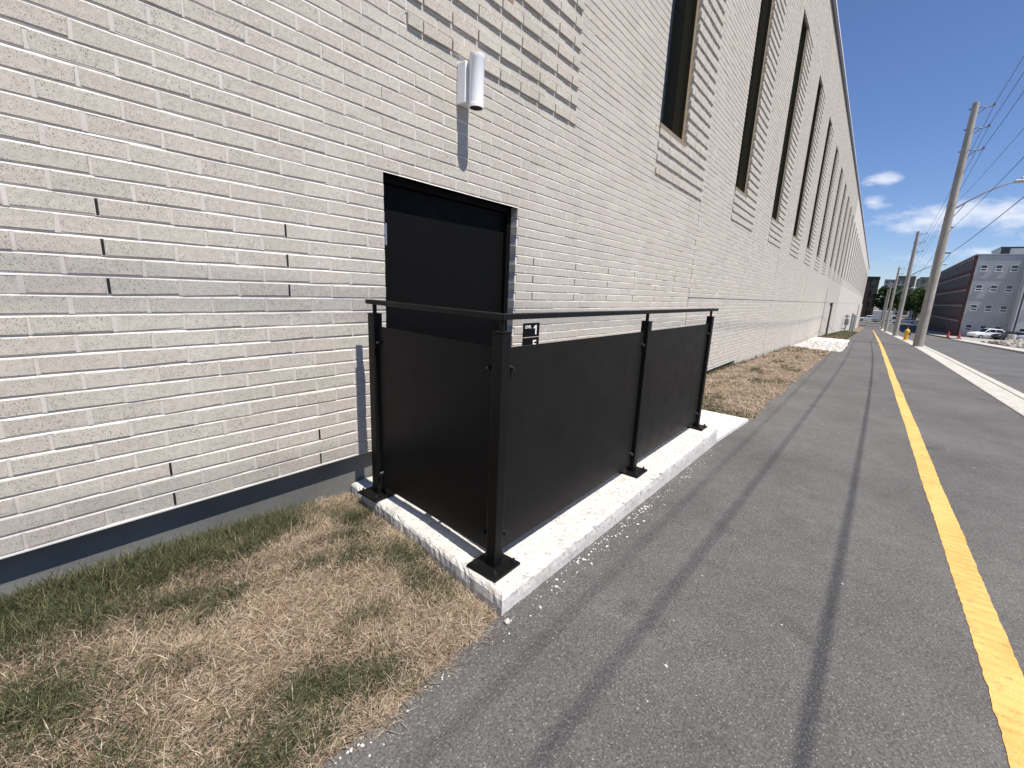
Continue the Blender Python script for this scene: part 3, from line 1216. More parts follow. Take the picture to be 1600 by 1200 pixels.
# ================================================================== THINGS ON THE WALL
lamp = empty('wall_lamp', (2.012, 0, 2.085))
tag(lamp, 'white cylindrical up and down lamp on the brick wall above the black door', 'wall lamp')
m = MB(); m.box(-.042, .042, -.07, -.001, -.110, .105); m.build('back_box', 'white_metal', lamp, bevel=.004)
m = MB(); m.lathe(.0, -.120, [(.036, -.138), (.0435, -.138), (.0435, -.121), (.0420, -.119), (.0420, .105), (.0435, .108), (.0435, .132), (.0, .1325)], 32, cap=False)
m.build('lamp_body', 'white_metal', lamp, smooth=True)
md = lamp.children[-1].modifiers.new('edge', 'EDGE_SPLIT'); md.split_angle = math.radians(35)
m = MB(); m.lathe(.0, -.120, [(.0, -.124), (.036, -.124), (.036, -.138)], 24, cap=False); m.build('lens', 'lamp_lens', lamp)

sign = empty('level_sign', (2.695, 0, .675))
tag(sign, 'small black level sign with white figures on the brick beside the door', 'sign')
m = MB(); m.box(0, .207, -.009, -.0015, -.110, 0); m.build('panel', 'sign_black', sign, bevel=.0008)
m = MB(); m.box(0, .207, -.009, -.0015, -.325, -.1145); m.build('panel', 'sign_black', sign, bevel=.0008)
m = MB(); m.box(0, .207, -.0094, -.0012, -.1146, -.1098); m.build('divider', 'stone_sill', sign)


def text(body, size, x, z, parent, name='lettering', bold=0.0):
    cu = bpy.data.curves.new(name, 'FONT')
    cu.body = body
    cu.size = size
    cu.offset = bold
    cu.extrude = .0006
    ob = bpy.data.objects.new(name, cu)
    COL.objects.link(ob)
    bpy.context.view_layer.update()
    me = bpy.data.meshes.new_from_object(ob.evaluated_get(bpy.context.evaluated_depsgraph_get()))
    bpy.data.objects.remove(ob)
    me.materials.clear()
    me.materials.append(MATS['sign_white'])
    o = link(name, me, parent, (x, -.0098, z))
    o.rotation_euler = (PI / 2, 0, 0)
    return o


text('LEVEL', .031, .016, -.040, sign, bold=.0006)
m = MB()                    # the figure 1: stem and flag
m.poly([(x_, y_, z_) for y_ in (-.0104, -.0092) for x_, z_ in ((.150, -.092), (.150, -.036), (.128, -.047), (.128, -.034), (.152, -.018), (.166, -.018), (.166, -.092))],
       [(0, 1, 2, 3, 4, 5, 6), (13, 12, 11, 10, 9, 8, 7)] + [(k, (k + 1) % 7, 7 + (k + 1) % 7, 7 + k) for k in range(7)])
m.build('lettering', 'sign_white', sign)
text('E', .095, .122, -.205, sign, bold=.002)

# ================================================================== GRASS
def blades(name, xr, yr, n, wid, hgt, seed, greenf, keep=None, lie=1.0):
    r = np.random.default_rng(seed)
    nt_ = max(1, n // 11)
    tx_, ty_ = r.uniform(*xr, nt_), r.uniform(*yr, nt_)
    ti = r.integers(0, nt_, n)
    sp_ = .010 * hgt / .05
    ox, oy = r.normal(0, sp_, n), r.normal(0, sp_, n)
    x = tx_[ti] + ox; y = ty_[ti] + oy
    taz = r.uniform(0, 2 * PI, nt_)[ti]; tsh = r.uniform(.72, 1.2, nt_)[ti]; tgr = r.random(nt_)[ti]
    if keep is not None:
        k = keep(x, y); x, y = x[k], y[k]; n = len(x)
        ox, oy, taz, tsh, tgr = ox[k], oy[k], taz[k], tsh[k], tgr[k]
    gr = greenf(x, y, r)
    isg = ((.75 * tgr + .25 * r.random(n)) < gr) & (r.random(n) < .86)
    ln = np.where(isg, r.uniform(.6, 1.45, n), r.uniform(.5, 1.5, n)) * hgt
    ln = ln * np.where(isg & (y > -.28), 1.35, 1.0)
    az = np.where(r.random(n) < .55, np.arctan2(oy, ox) + r.normal(0, .5, n), taz + r.normal(0, .7, n))
    el = np.where(isg, r.uniform(.55, 1.35, n), np.clip(r.normal(.30, .22, n), .02, 1.1) * lie)
    dx, dy = np.cos(az), np.sin(az)
    z = lawn_z(x, y) - .004 + np.where(isg, 0, r.uniform(0, .016, n))
    w = wid * r.uniform(.6, 1.3, n)
    px_, py_ = -dy * w / 2, dx * w / 2
    l1 = ln * .55
    mxx, mxy, mz = x + dx * l1 * np.cos(el), y + dy * l1 * np.cos(el), z + l1 * np.sin(el)
    el2 = el - np.where(isg, r.uniform(.1, .7, n), r.uniform(.0, .6, n))
    l2 = ln * .45
    tx, ty, tz = mxx + dx * l2 * np.cos(el2), mxy + dy * l2 * np.cos(el2), mz + l2 * np.sin(el2)
    tz = np.maximum(tz, lawn_z(x, y) + .002)
    V = np.stack([np.stack([x - px_, y - py_, z], -1), np.stack([x + px_, y + py_, z], -1),
                  np.stack([mxx - px_ * .8, mxy - py_ * .8, mz], -1), np.stack([mxx + px_ * .8, mxy + py_ * .8, mz], -1),
                  np.stack([tx, ty, tz], -1)], 1)
    F = (np.arange(n)[:, None, None] * 5 + np.array([(0, 1, 3), (0, 3, 2), (2, 3, 4)])[None]).reshape(-1, 3)
    t = r.random(n)[:, None]; u = r.random(n)[:, None]
    dry = (1 - t) * np.array([.30, .220, .160]) + t * np.array([.63, .54, .425])
    dry = np.where(u < .22, dry * np.array([.60, .50, .46]), dry)
    dry = np.where(u > .9, np.array([.20, .185, .10]), dry)
    grn = (1 - t) * np.array([.040, .050, .024]) + t * np.array([.115, .130, .066])
    grn = np.where(u > .85, np.array([.22, .20, .10]), grn)
    colr = np.where(isg[:, None], grn, dry) * tsh[:, None]
    col4 = np.concatenate([colr, np.ones((n, 1))], 1)
    col4 = np.repeat(col4[:, None, :], 5, 1)
    return link(name, np_mesh(name, V, F, 'grass', [('col', 'FLOAT_COLOR', col4)]))


GP = [(.05, .0, .38, .24, 1.1), (.40, -.02, .32, .20, 1.1), (.70, -.03, .20, .14, 1.0), (-.1, -.12, .25, .15, .9), (.49, -1.06, .16, .10, .95), (.33, -1.12, .12, .08, .9), (-.02, -.57, .14, .14, .95),
      (.40, -.44, .13, .08, .85), (.32, -.36, .10, .07, .7), (1.06, -.70, .07, .16, .9), (1.10, -.25, .09, .14, .6), (1.02, -.90, .08, .10, .85), (.64, -1.12, .10, .08, .8), (.80, -.48, .14, .05, .6),
      (.15, -.95, .15, .06, .5), (.92, -.55, .12, .10, .55), (.60, -.20, .10, .08, .6), (.98, -.40, .10, .07, .7), (.15, -.30, .16, .08, .7), (.22, -.70, .10, .06, .5), (.75, -.90, .10, .06, .55), (.05, -.85, .1, .1, .6)]


def green_near(x, y, r):
    gsum = np.zeros_like(x) + .11
    nz = .5 + .25 * np.sin(x * 23 + 3 * np.sin(y * 17)) + .25 * np.sin(y * 29 + 2 * np.sin(x * 13))
    for (a, b_, sx_, sy_, am) in GP:
        d2_ = ((x - a) / sx_) ** 2 + ((y - b_) / sy_) ** 2
        gsum = np.maximum(gsum, am * np.exp(-d2_ * .7) * (.75 + .85 * nz))
    gsum = np.maximum(gsum, np.where(x < -.35, .35 * nz + .8 * np.exp(-((y) / .16) ** 2), 0))
    return gsum


def keep_near(x, y):
    xw = 1.245 + (y - .05) * (1.245 - 1.10) / 1.272
    return (x < xw - .004) & (y > PATH_L + edge_wobble(x) - .012 + .03 * np.sin(x * 41) * np.sin(x * 13)) & (y < .052)


tag(blades('lawn_grass', (-.6, 1.25), (-1.30, .05), 165000, .0020, .050, 5, green_near, keep_near), 'patchy lawn of dry tan and green grass between brick wall and path', 'grass', kind='stuff')
tag(blades('lawn_grass_behind', (-6, -.75), (-1.28, .05), 26000, .004, .055, 6, green_near, None), 'dry lawn strip along the wall at the left edge', 'grass', kind='stuff')


def green_far(x, y, r):
    nz = .5 + .25 * np.sin(x * 2.3 + 2 * np.sin(y * 5)) + .25 * np.sin(y * 6 + 1.5 * np.sin(x * 3.1))
    gsum = np.clip((nz - .62) * 2.0, .06, .6)
    gsum = np.maximum(gsum, .75 * np.exp(-((x - 5.2) / .35) ** 2) * (.5 + nz))
    gsum = np.maximum(gsum, .55 * np.exp(-((y - .03) / .12) ** 2))
    gsum = np.maximum(gsum, np.where(x > 15.5, .3, 0))
    gsum = np.maximum(gsum, np.where(x > 30, .75, 0))
    return gsum


keep_far = lambda x, y: (y > PATH_L + edge_wobble(x) - .01 + .05 * np.sin(x * 11) * np.sin(x * 3.7)) & ~((x > 17.9) & (x < 28.2))
tag(blades('far_lawn_grass', (5.12, 11.0), (-1.32, .05), 42000, .0060, .055, 8, green_far, keep_far), 'strip of sunburnt grass beyond the concrete pad', 'grass', kind='stuff')
tag(blades('distant_lawn_grass', (11.0, 60.0), (-1.32, .05), 56000, .012, .060, 9, green_far, keep_far), 'grass strip further along the brick wall', 'grass', kind='stuff')


# ================================================================== STONES
def stones(name, pts, sizes, mat, seed, flat=.65):
    r = np.random.default_rng(seed)
    ico = []
    t = (1 + 5 ** .5) / 2
    iv = np.array([(-1, t, 0), (1, t, 0), (-1, -t, 0), (1, -t, 0), (0, -1, t), (0, 1, t), (0, -1, -t), (0, 1, -t), (t, 0, -1), (t, 0, 1), (-t, 0, -1), (-t, 0, 1)], float)
    iv /= np.linalg.norm(iv[0])
    ifc = np.array([(0, 11, 5), (0, 5, 1), (0, 1, 7), (0, 7, 10), (0, 10, 11), (1, 5, 9), (5, 11, 4), (11, 10, 2), (10, 7, 6), (7, 1, 8), (3, 9, 4), (3, 4, 2), (3, 2, 6), (3, 6, 8), (3, 8, 9), (4, 9, 5), (2, 4, 11), (6, 2, 10), (8, 6, 7), (9, 8, 1)])
    pts = np.asarray(pts, float); n = len(pts)
    V = iv[None] * r.uniform(.65, 1.2, (n, 12, 1))
    V *= r.uniform(.6, 1.3, (n, 1, 3)) * np.array([1, 1, flat])
    a = r.uniform(0, 2 * PI, n)
    ca, sa = np.cos(a)[:, None], np.sin(a)[:, None]
    X = V[..., 0] * ca - V[..., 1] * sa; Y = V[..., 0] * sa + V[..., 1] * ca
    V = np.stack([X, Y, V[..., 2]], -1) * np.asarray(sizes)[:, None, None] + pts[:, None, :]
    F = (np.arange(n)[:, None, None] * 12 + ifc[None]).reshape(-1, 3)
    return link(name, np_mesh(name, V, F, mat))


r = np.random.default_rng(21)
pts, sz = [], []
for k in range(300):            # crumbs of concrete along the foot of the curb
    c0 = random.choice([1.5, 1.75, 2.0, 2.25, 2.3, 2.6, 3.1, 3.6])
    x = c0 + r.normal(0, .22)
    y = -1.228 - abs(r.normal(0, .045)) - .002
    if x < 1.12 or x > 4.1:
        continue
    s = abs(r.normal(.0022, .0024)) + .001
    pts.append((x, y - s, g(x) + s * .4)); sz.append(s)
for k in range(110):            # scattered over the path
    x, y = r.uniform(-.5, 7), r.uniform(-3.8, -1.3)
    s = abs(r.normal(.002, .0016)) + .001
    pts.append((x, y, g(x) + s * .3)); sz.append(s)
for k in range(60):            # along the lawn edge
    x = r.uniform(.1, 1.15)
    y = -1.262 - abs(r.normal(0, .03)) + .02
    s = abs(r.normal(.0016, .002)) + .001
    pts.append((x, y, g(x) + s * .4)); sz.append(s)
pts.append((1.085, -1.262, g(1.08) + .009)); sz.append(.016)
tag(stones('concrete_crumbs', pts, sz, 'stone_white', 4), 'small white concrete crumbs scattered along the curb and path', 'gravel', kind='stuff')
pts, sz = [], []
for k in range(1800):            # white stones beside the second pad
    x = r.uniform(18.0, 24.2); y = r.uniform(-1.5, .0)
    if y > .5 - (x - 18) * .02:
        continue
    s = r.uniform(.025, .075)
    pts.append((x, y, g(x) + .015)); sz.append(s)
tag(stones('white_riprap', pts, sz, 'stone_white', 5, .8), 'bed of broken white stone beside the brick wall', 'stone bed', kind='stuff')
m = MB(); m.poly([(24.0, -1.45, g(24) + .05), (28.1, -1.45, g(28.1) + .05), (28.1, .0, g(28.1) + .05), (24.0, .0, g(24) + .05), (24.0, -1.45, g(24) - .2), (28.1, -1.45, g(28.1) - .2)],
               [(0, 1, 2, 3), (4, 5, 1, 0)])
tag(m.build('loading_pad', 'pad_concrete'), kind='structure')
pts, sz = [], []
for k in range(2600):           # gravel heap across the road
    u, v = r.normal(0, 1), r.normal(0, 1)
    x, y = 54 + u * 3.4, -15.0 + v * 2.1
    h = 1.05 * math.exp(-(u * u + v * v) * .45)
    if y > -10.9:
        continue
    s = r.uniform(.07, .2)
    pts.append((x, y, g(x) + h)); sz.append(s)
gm = stones('gravel_heap', pts, sz, 'stone_grey', 6, .8)
tag(gm, 'low heap of grey gravel beside the opposite sidewalk', 'gravel heap', kind='stuff')
hv, hf = [], []
nr, na = 8, 28
for i_ in range(nr + 1):
    for a_ in range(na):
        rr = i_ / nr * 2.6
        an = 2 * PI * a_ / na
        u, v = rr * math.cos(an), rr * math.sin(an)
        x, y = 54 + u * 3.4, min(-10.9, -15 + v * 2.1)
        hv.append((x, y, g(x) - .03 + 1.05 * math.exp(-(u * u + v * v) * .45)))
for i_ in range(nr):
    for a_ in range(na):
        hf.append((i_ * na + a_, i_ * na + (a_ + 1) % na, (i_ + 1) * na + (a_ + 1) % na, (i_ + 1) * na + a_))
tag(link('gravel_mound', np_mesh('gravel_mound', hv, hf, 'stone_grey', smooth=True)), kind='structure')

# ================================================================== POLES AND WIRES
PX = [-4.0, 28.7, 54.0, 87.0, 116.0, 150.0]
PY = [-4.16, -4.16, -4.16, -4.16, -4.16, -4.3]
TOPZ = [10.9, 10.77, 9.4, 9.6, 9.4, 9.0]
POLE_LAB = [None, 'nearest grey timber utility pole with a street light arm, beside the kerb', 'second grey utility pole along the kerb, just beyond the yellow hydrant',
            'third utility pole along the kerb, dark against the trees', 'fourth utility pole, thin and far along the kerb', 'farthest thin utility pole beyond the cross street']
wire_pts = {k: [] for k in ('a', 'b', 'c', 'd', 'e', 'f')}
for k, (x, y, H) in enumerate(zip(PX, PY, TOPZ)):
    zg = g(x) - .05
    s = H / 10.77
    hs = {'a': 10.63 * s, 'b': 9.8 * s, 'c': 8.9 * s, 'd': 6.47 * s, 'e': 5.55 * s, 'f': 4.42 * s}
    ys = {'a': -.60, 'b': -.60, 'c': -.60, 'd': -.05, 'e': -.22, 'f': -.36}
    if k == 0:
        hs.update(d=5.6, e=5.6, f=4.88)
    for q in hs:
        wire_pts[q].append((x, y + ys[q], g(x) + hs[q]))
    if k == 0:
        continue                      # stands beside the camera, out of the picture
    P_ = empty('utility_pole', (x, y, zg))
    tag(P_, POLE_LAB[k], 'utility pole', 'utility poles along the kerb')
    m = MB()
    prof = []
    rr = np.random.default_rng(k)
    for i_ in range(13):
        t = i_ / 12
        prof.append(((.205 - .085 * t) * (1 + rr.normal(0, .012)), t * (H + .05)))
    m.lathe(0, 0, prof, 20)
    m.build('pole', 'pole_wood', P_, smooth=False)
    for q in ('a', 'b', 'c'):
        z = hs[q] + .05
        m = MB()
        m.tube([(0, -.06, z - .10), (0, -.25, z - .06), (0, -.42, z - .10), (0, -.60, z - .07)], .022, 6)
        m.tube([(0, -.06, z - .32), (0, -.2, z - .26), (0, -.36, z - .09)], .018, 6)
        m.box(-.03, .03, .05, .2, z - .12, z - .08)
        ar = m.build('arm', 'insulator', P_)
        m = MB()
        m.lathe(0, -.60, [(.03, z - .08), (.055, z - .06), (.03, z - .045), (.055, z - .02), (.03, z + .0), (.035, z + .03)], 10)
        m.build('insulator', 'insulator', ar)
    for q in ('d', 'e', 'f'):
        m = MB()
        m.box(-.03, .03, min(ys[q], -.1) - .01, -.03, hs[q] + .03, hs[q] + .09)
        m.build('bracket', 'insulator', P_)
    if k in (1, 2, 3):
        z = hs['d'] - .05
        m = MB()
        cv = [(0, -.12, z), (0, -.55, z + .33), (0, -1.0, z + .63), (0, -1.4, z + .84), (0, -1.7, z + .95), (0, -1.9, z + .99)]
        m.tube(cv, [.04, .038, .035, .032, .03, .03], 8)
        m.tube([(0, -.12, z - .4), (0, -.45, z + .22)], .02, 6)
        la = m.build('light_arm', 'galvanised', P_)
        m = MB()
        m.bbox(-.13, .13, -2.45, -1.82, z + .95, z + 1.07, .04)
        m.lathe(0, -2.05, [(.04, z + 1.07), (.045, z + 1.16), (.03, z + 1.19)], 10)
        m.build('lamp_head', 'light_head', la)
WL = {'a': ('topmost overhead wire strung between the pole arms', .009), 'b': ('second overhead wire from the top, on the middle pole arms', .009), 'c': ('third overhead wire from the top, on the lowest pole arms', .009),
      'd': ('overhead cable crossing at the foot of the street light arm', .005), 'e': ('overhead cable just below the street light arm', .0075), 'f': ('lowest thick overhead cable along the poles', .0105)}
for q, pts_ in wire_pts.items():
    m = MB()
    pts_ = [(-30, pts_[0][1], pts_[0][2] + .8)] + pts_
    path = []
    for a_, b_ in zip(pts_[:-1], pts_[1:]):
        span = b_[0] - a_[0]
        sag = span * (.012 if q in 'abc' else .010)
        nn_ = 14
        for i_ in range(nn_):
            t = i_ / nn_
            path.append((a_[0] + span * t, a_[1] + (b_[1] - a_[1]) * t, a_[2] + (b_[2] - a_[2]) * t - 4 * sag * t * (1 - t)))
    path.append(pts_[-1])
    m.tube(path, WL[q][1], 5)
    tag(m.build('overhead_cable', 'cable_black'), WL[q][0], 'cable', 'overhead cables along the street')

# ================================================================== STREET THINGS
hx = 39.2
hyd = empty('fire_hydrant', (hx, -4.2, g(hx) + .02))
tag(hyd, 'yellow fire hydrant on the kerb between the first and second poles', 'hydrant')
m = MB(); m.lathe(0, 0, [(.17, 0), (.17, .04), (.12, .05), (.115, .52), (.15, .53), (.15, .57)], 16); m.build('barrel', 'hydrant_yellow', hyd)
m = MB(); m.lathe(0, 0, [(.14, .571), (.13, .66), (.08, .74), (.03, .76), (.03, .82)], 16); m.build('bonnet', 'hydrant_yellow', hyd)
for a_ in (0, PI / 2, -PI / 2):
    m = MB(); d = (math.sin(a_), -math.cos(a_)); m.tube([(d[0] * .1, d[1] * .1, .42), (d[0] * .22, d[1] * .22, .42)], .065 if a_ == 0 else .05, 10); m.build('nozzle', 'cable_black' if a_ == 0 else 'hydrant_yellow', hyd)
mk = empty('hydrant_marker', (hx + 1.0, -4.25, g(hx + 1) + .02))
tag(mk, 'slim marker rod, red below and blue above, behind the hydrant', 'marker')
m = MB(); m.tube([(0, 0, 0), (0, 0, .9)], .024, 8); m.build('rod', 'marker_red', mk)
m = MB(); m.tube([(0, 0, .9), (0, 0, 1.9)], .022, 8); m.build('flag_tube', 'marker_blue', mk)
for k, (x, y) in enumerate(((72.5, -9.75), (75.0, -11.0))):
    cn = empty('traffic_cone', (x, y, g(x)))
    tag(cn, ['red traffic cone at the corner of the sidewalk, nearer the utility pole', 'red traffic cone in front of the grey facade, nearer the parked cars'][k], 'cone', 'red cones at the lot entrance')
    m = MB(); m.bbox(-.24, .24, -.24, .24, 0, .06, .015); m.build('base', 'cable_black', cn)
    m = MB(); m.lathe(0, 0, [(.16, .061), (.12, .30)], 14); m.build('cone', 'cone_red', cn)
    m = MB(); m.lathe(0, 0, [(.12, .301), (.10, .40)], 14); m.build('band', 'cone_red', cn)
    m = MB(); m.lathe(0, 0, [(.10, .401), (.05, .78)], 14); m.build('tip', 'cone_red', cn)


def make_car(loc_, rz, paint, label, suv=True, group=None, name='parked_car'):
    t = empty(name, loc_, rz)
    tag(t, label, 'car', group)
    H = 1.68 if suv else 1.45
    Lh = 2.3
    st = [(-Lh, .80, .45, .78, .78, .70), (-Lh + .12, .88, .32, .92, .95, .75), (-Lh + .35, .91, .26, 1.00, H * .80 if suv else 1.02, .68),
          (-Lh + .75, .92, .24, 1.02, H - .06 if suv else 1.25, .64), (-.6, .92, .24, 1.01, H, .62), (.25, .92, .24, 1.0, H - .02, .62), (.95, .92, .24, .99, 1.04, .74),
          (1.55, .91, .26, .95, .99, .76), (Lh - .15, .86, .32, .86, .89, .72), (Lh, .76, .42, .70, .72, .66)]
    V = []
    for (x, w, zb, zs, zt, wt_) in st:
        V += [(x, -w * .9, zb), (x, -w, (zb + zs) / 2), (x, -w * .97, zs), (x, -wt_, zt), (x, wt_, zt), (x, w * .97, zs), (x, w, (zb + zs) / 2), (x, w * .9, zb)]
    F = []
    for i_ in range(len(st) - 1):
        for k in range(8):
            F.append((i_ * 8 + k, i_ * 8 + (k + 1) % 8, i_ * 8 + 8 + (k + 1) % 8, i_ * 8 + 8 + k))
    F += [tuple(range(7, -1, -1)), tuple(range((len(st) - 1) * 8, len(st) * 8))]
    m = MB(); m.poly(V, F)
    m.build('body', paint, t, bevel=.05)
    g_ = MB()
    for i_ in range(2, 6):
        for s_ in (0, 1):
            ia, ib = (2, 3) if s_ == 0 else (5, 4)
            a0, a1 = Vector(V[i_ * 8 + ia]), Vector(V[i_ * 8 + ib])
            b0, b1 = Vector(V[i_ * 8 + 8 + ia]), Vector(V[i_ * 8 + 8 + ib])
            sg = -1 if s_ == 0 else 1
            off = Vector((0, sg * .012, .004))
            q = [a0.lerp(a1, .12), b0.lerp(b1, .12), b0.lerp(b1, .86), a0.lerp(a1, .86)]
            ctr = sum(q, Vector()) / 4
            q = [tuple(ctr + (p - ctr) * .94 + off) for p in q]
            g_.poly(q, [(0, 1, 2, 3) if s_ == 0 else (3, 2, 1, 0)])
    g_.build('side_glass', 'glass_car', t)
    for i_ in (5, 2):
        g2 = MB()
        a0, a1 = Vector(V[i_ * 8 + 3]), Vector(V[i_ * 8 + 4])
        b0, b1 = Vector(V[i_ * 8 + 11]), Vector(V[i_ * 8 + 12])
        q = [a0, b0, b1, a1]
        ctr = sum(q, Vector()) / 4
        q = [tuple(ctr + (p - ctr) * .9 + Vector((.006 if i_ == 5 else -.006, 0, .012))) for p in q]
        g2.poly(q, [(0, 1, 2, 3)])
        g2.build('windscreen' if i_ == 5 else 'rear_window', 'glass_car', t)
    for x in (-1.4, 1.42):
        for s_ in (-1, 1):
            m = MB(); m.tube([(x, s_ * .70, .33), (x, s_ * .935, .33)], .33, 18); w_ = m.build('wheel', 'tyre', t)
            m = MB(); m.tube([(x, s_ * .936, .33), (x, s_ * .945, .33)], .21, 14); m.build('rim', 'rim', w_)
    for s_ in (-1, 1):
        m = MB(); m.bbox(Lh - .16, Lh - .02, s_ * .62 - .14, s_ * .62 + .14, .66, .80, .02); m.build('headlight', 'head_lamp', t)
        m = MB(); m.bbox(-Lh - .0, -Lh + .14, s_ * .68 - .11, s_ * .68 + .11, .74, .95, .02); m.build('tail_light', 'tail_lamp', t)
    return t


CG = 'cars parked before the grey building'
make_car((101.0, -17.2, g(101) - .02), PI / 2 + .5, 'car_white', 'white parked car at the left end of the row before the grey facade', True, CG)
make_car((100.0, -19.8, g(100) - .02), PI / 2 + .55, 'car_dark', 'black parked car in the middle of the row, beside the gravel heap', False, CG)
make_car((99.0, -22.3, g(99) - .02), PI / 2 + .5, 'car_silver', 'silver parked car with dark windows next to the lamp post footing', True, CG)
make_car((101.0, -25.4, g(101) - .02), PI / 2 + .5, 'car_white', 'white parked car cut off by the right edge, behind the lamp post', True, CG)
make_car((166.0, -1.4, -4.0), PI / 2, 'car_white', 'distant white car parked left of the white truck', True)
make_car((178.0, -14.5, -4.0), .2, 'car_silver', 'distant silver car on the cross street right of the second pole', False)
make_car((172.0, -10.5, -4.0), PI / 2, 'car_white', 'distant white car seen between the poles above the hydrant', False)

# box truck crossing at the end of the path
tr_ = empty('box_truck', (153.0, -5.2, -3.98), -PI / 2)
tag(tr_, 'white box truck crossing at the far end of the path', 'truck')
m = MB(); m.bbox(-2.9, 1.1, -1.15, 1.15, .95, 3.35, .05); m.build('cargo_box', 'truck_white', tr_)
m = MB(); m.poly([(1.2, -1.0, .5), (2.9, -1.0, .5), (2.9, -1.0, 1.2), (2.45, -.95, 1.35), (2.0, -.9, 2.25), (1.2, -.9, 2.3), (1.2, 1.0, .5), (2.9, 1.0, .5), (2.9, 1.0, 1.2), (2.45, .95, 1.35), (2.0, .9, 2.25), (1.2, .9, 2.3)],
               [(0, 1, 2, 3, 4, 5), (11, 10, 9, 8, 7, 6), (0, 6, 7, 1), (1, 7, 8, 2), (2, 8, 9, 3), (3, 9, 10, 4), (4, 10, 11, 5), (5, 11, 6, 0)])
m.build('cab', 'truck_white', tr_)
m = MB()
for s_ in (-1, 1):
    m.poly([(1.4, s_ * .99, 1.42), (2.25, s_ * .96, 1.42), (1.95, s_ * .93, 2.1), (1.4, s_ * .93, 2.1)], [(0, 1, 2, 3)])
m.build('cab_window', 'glass_car', tr_)
m = MB(); m.box(-2.9, 1.15, -.9, .9, .55, .94); m.build('chassis', 'car_dark', tr_)
for x in (-1.9, 2.0):
    for s_ in (-1, 1):
        m = MB(); m.tube([(x, s_ * .75, .45), (x, s_ * 1.05, .45)], .45, 18); m.build('wheel', 'tyre', tr_)

# lot lamp post with concrete footing
lp = empty('lot_lamp_post', (80, -16.3, g(80) - .05))
tag(lp, 'dark lamp post on a concrete footing behind the gravel heap', 'lamp post')
m = MB(); m.lathe(0, 0, [(.38, 0), (.38, .95), (.34, 1.0)], 18); m.build('footing', 'kerb_concrete', lp)
m = MB(); m.tube([(0, 0, 1.0), (0, 0, 8.2)], [.09, .07], 10); m.build('pole', 'car_dark', lp)
m = MB(); m.box(-.2, .2, -.9, .1, 8.2, 8.32); m.build('lamp_head', 'car_dark', lp)

# gas meter set with guard posts by the wall
gm_ = empty('gas_meter', (52.5, -.3, g(52.5)))
tag(gm_, 'grey gas meter and pipes between guard posts against the brick wall', 'gas meter')
m = MB(); m.bbox(-.35, .35, -.2, .15, .7, 1.3, .05); m.build('meter', 'meter_grey', gm_)
m = MB(); m.tube([(-.6, 0, 0), (-.6, 0, 1.7), (.2, 0, 1.7), (.2, 0, 1.3)], .05, 8); m.build('pipe', 'meter_grey', gm_)
m = MB(); m.tube([(.25, 0, .7), (.25, 0, .3), (.9, 0, .3), (.9, .3, .3)], .05, 8); m.build('pipe', 'meter_grey', gm_)
m = MB(); m.lathe(-.25, 0, [(.18, 1.45), (.24, 1.5), (.24, 1.56), (.1, 1.62)], 12); m.build('regulator', 'meter_grey', gm_)
for k, x in enumerate((51.0, 58.5)):
    gp = MB(); gp.lathe(0, 0, [(.10, 0), (.10, 1.75), (.07, 1.82), (.0, 1.84)], 14, cap=False)
    tag(gp.build('guard_post', 'meter_grey', None, loc=(x, -.75, g(x))), ['grey guard post on the near side of the gas meter', 'grey guard post on the far side of the gas meter'][k], 'bollard')

# ================================================================== BUILDINGS BEYOND
def window_unit(parent, x0, x1, y0, y1, z0, z1, face, frame='coping_white', glass='glass_office'):
    """face 'x' : wall faces -X at x0 ; face 'y' : wall faces +Y at y1. window > pane, sash, sill"""
    m = MB()
    t = .045
    if face == 'x':
        m.box(x0 - .03, x0 + .02, y0, y0 + t, z0, z1); m.box(x0 - .03, x0 + .02, y1 - t, y1, z0, z1)
        m.box(x0 - .03, x0 + .02, y0 + t, y1 - t, z1 - t, z1); m.box(x0 - .03, x0 + .02, y0 + t, y1 - t, z0 + (z1 - z0) * .3, z0 + (z1 - z0) * .3 + .12)
        f = m.build('window', frame, parent)
        p = MB(); p.box(x0 - .012, x0 + .02, y0 + t + .001, y1 - t - .001, z0, z1 - t - .001); p.build('pane', glass, f)
        s = MB(); s.box(x0 - .08, x0 + .02, y0 - .08, y1 + .08, z0 - .12, z0 - .002); s.build('sill', frame, f)
    return f


off = empty('office_building', (90, -12.4, -3.3))
tag(off, 'four storey office building, grey end wall and long dark red brick side', 'building')
BX, BY, BB, BT = 108.0, -14.48, -4.1, 9.95


def ob(m):
    m.v = [(x - 90, y + 12.4, z + 3.3) for x, y, z in m.v]
    return m


m = MB(); m.box(BX, BX + 52, BY - 32, BY - .25, BB, BT); ob(m).build('end_wall', 'office_grey', off)
m = MB(); m.box(BX - .02, BX + 52, BY - .249, BY, BB, BT + .05); ob(m).build('brick_side', 'office_red', off)
m = MB(); m.box(BX - .05, BX + 52, BY - 32, BY + .05, BT + .051, BT + .25); ob(m).build('roof_edge', 'office_grey', off)
for zz in (6.25, 2.85, -.45):
    m = MB(); m.box(BX - .03, BX - .001, BY - 7.0, BY - .6, zz, zz + .06); ob(m).build('string_line', 'stone_sill', off)
m = MB(); m.box(BX - 3, BX - .01, BY - 31, BY - 5.95, BB, BT - .2); ob(m).build('wing', 'office_pale', off)
m = MB(); m.box(BX + 4, BX + 12, BY - 12, BY - 3.3, BT + .26, BT + 1.5); ph = ob(m).build('penthouse', 'office_pale', off)
m = MB(); m.box(BX + 3.9, BX + 12.1, BY - 12.1, BY - 3.2, BT + 1.5, BT + 1.75); ob(m).build('penthouse_roof', 'car_dark', ph)
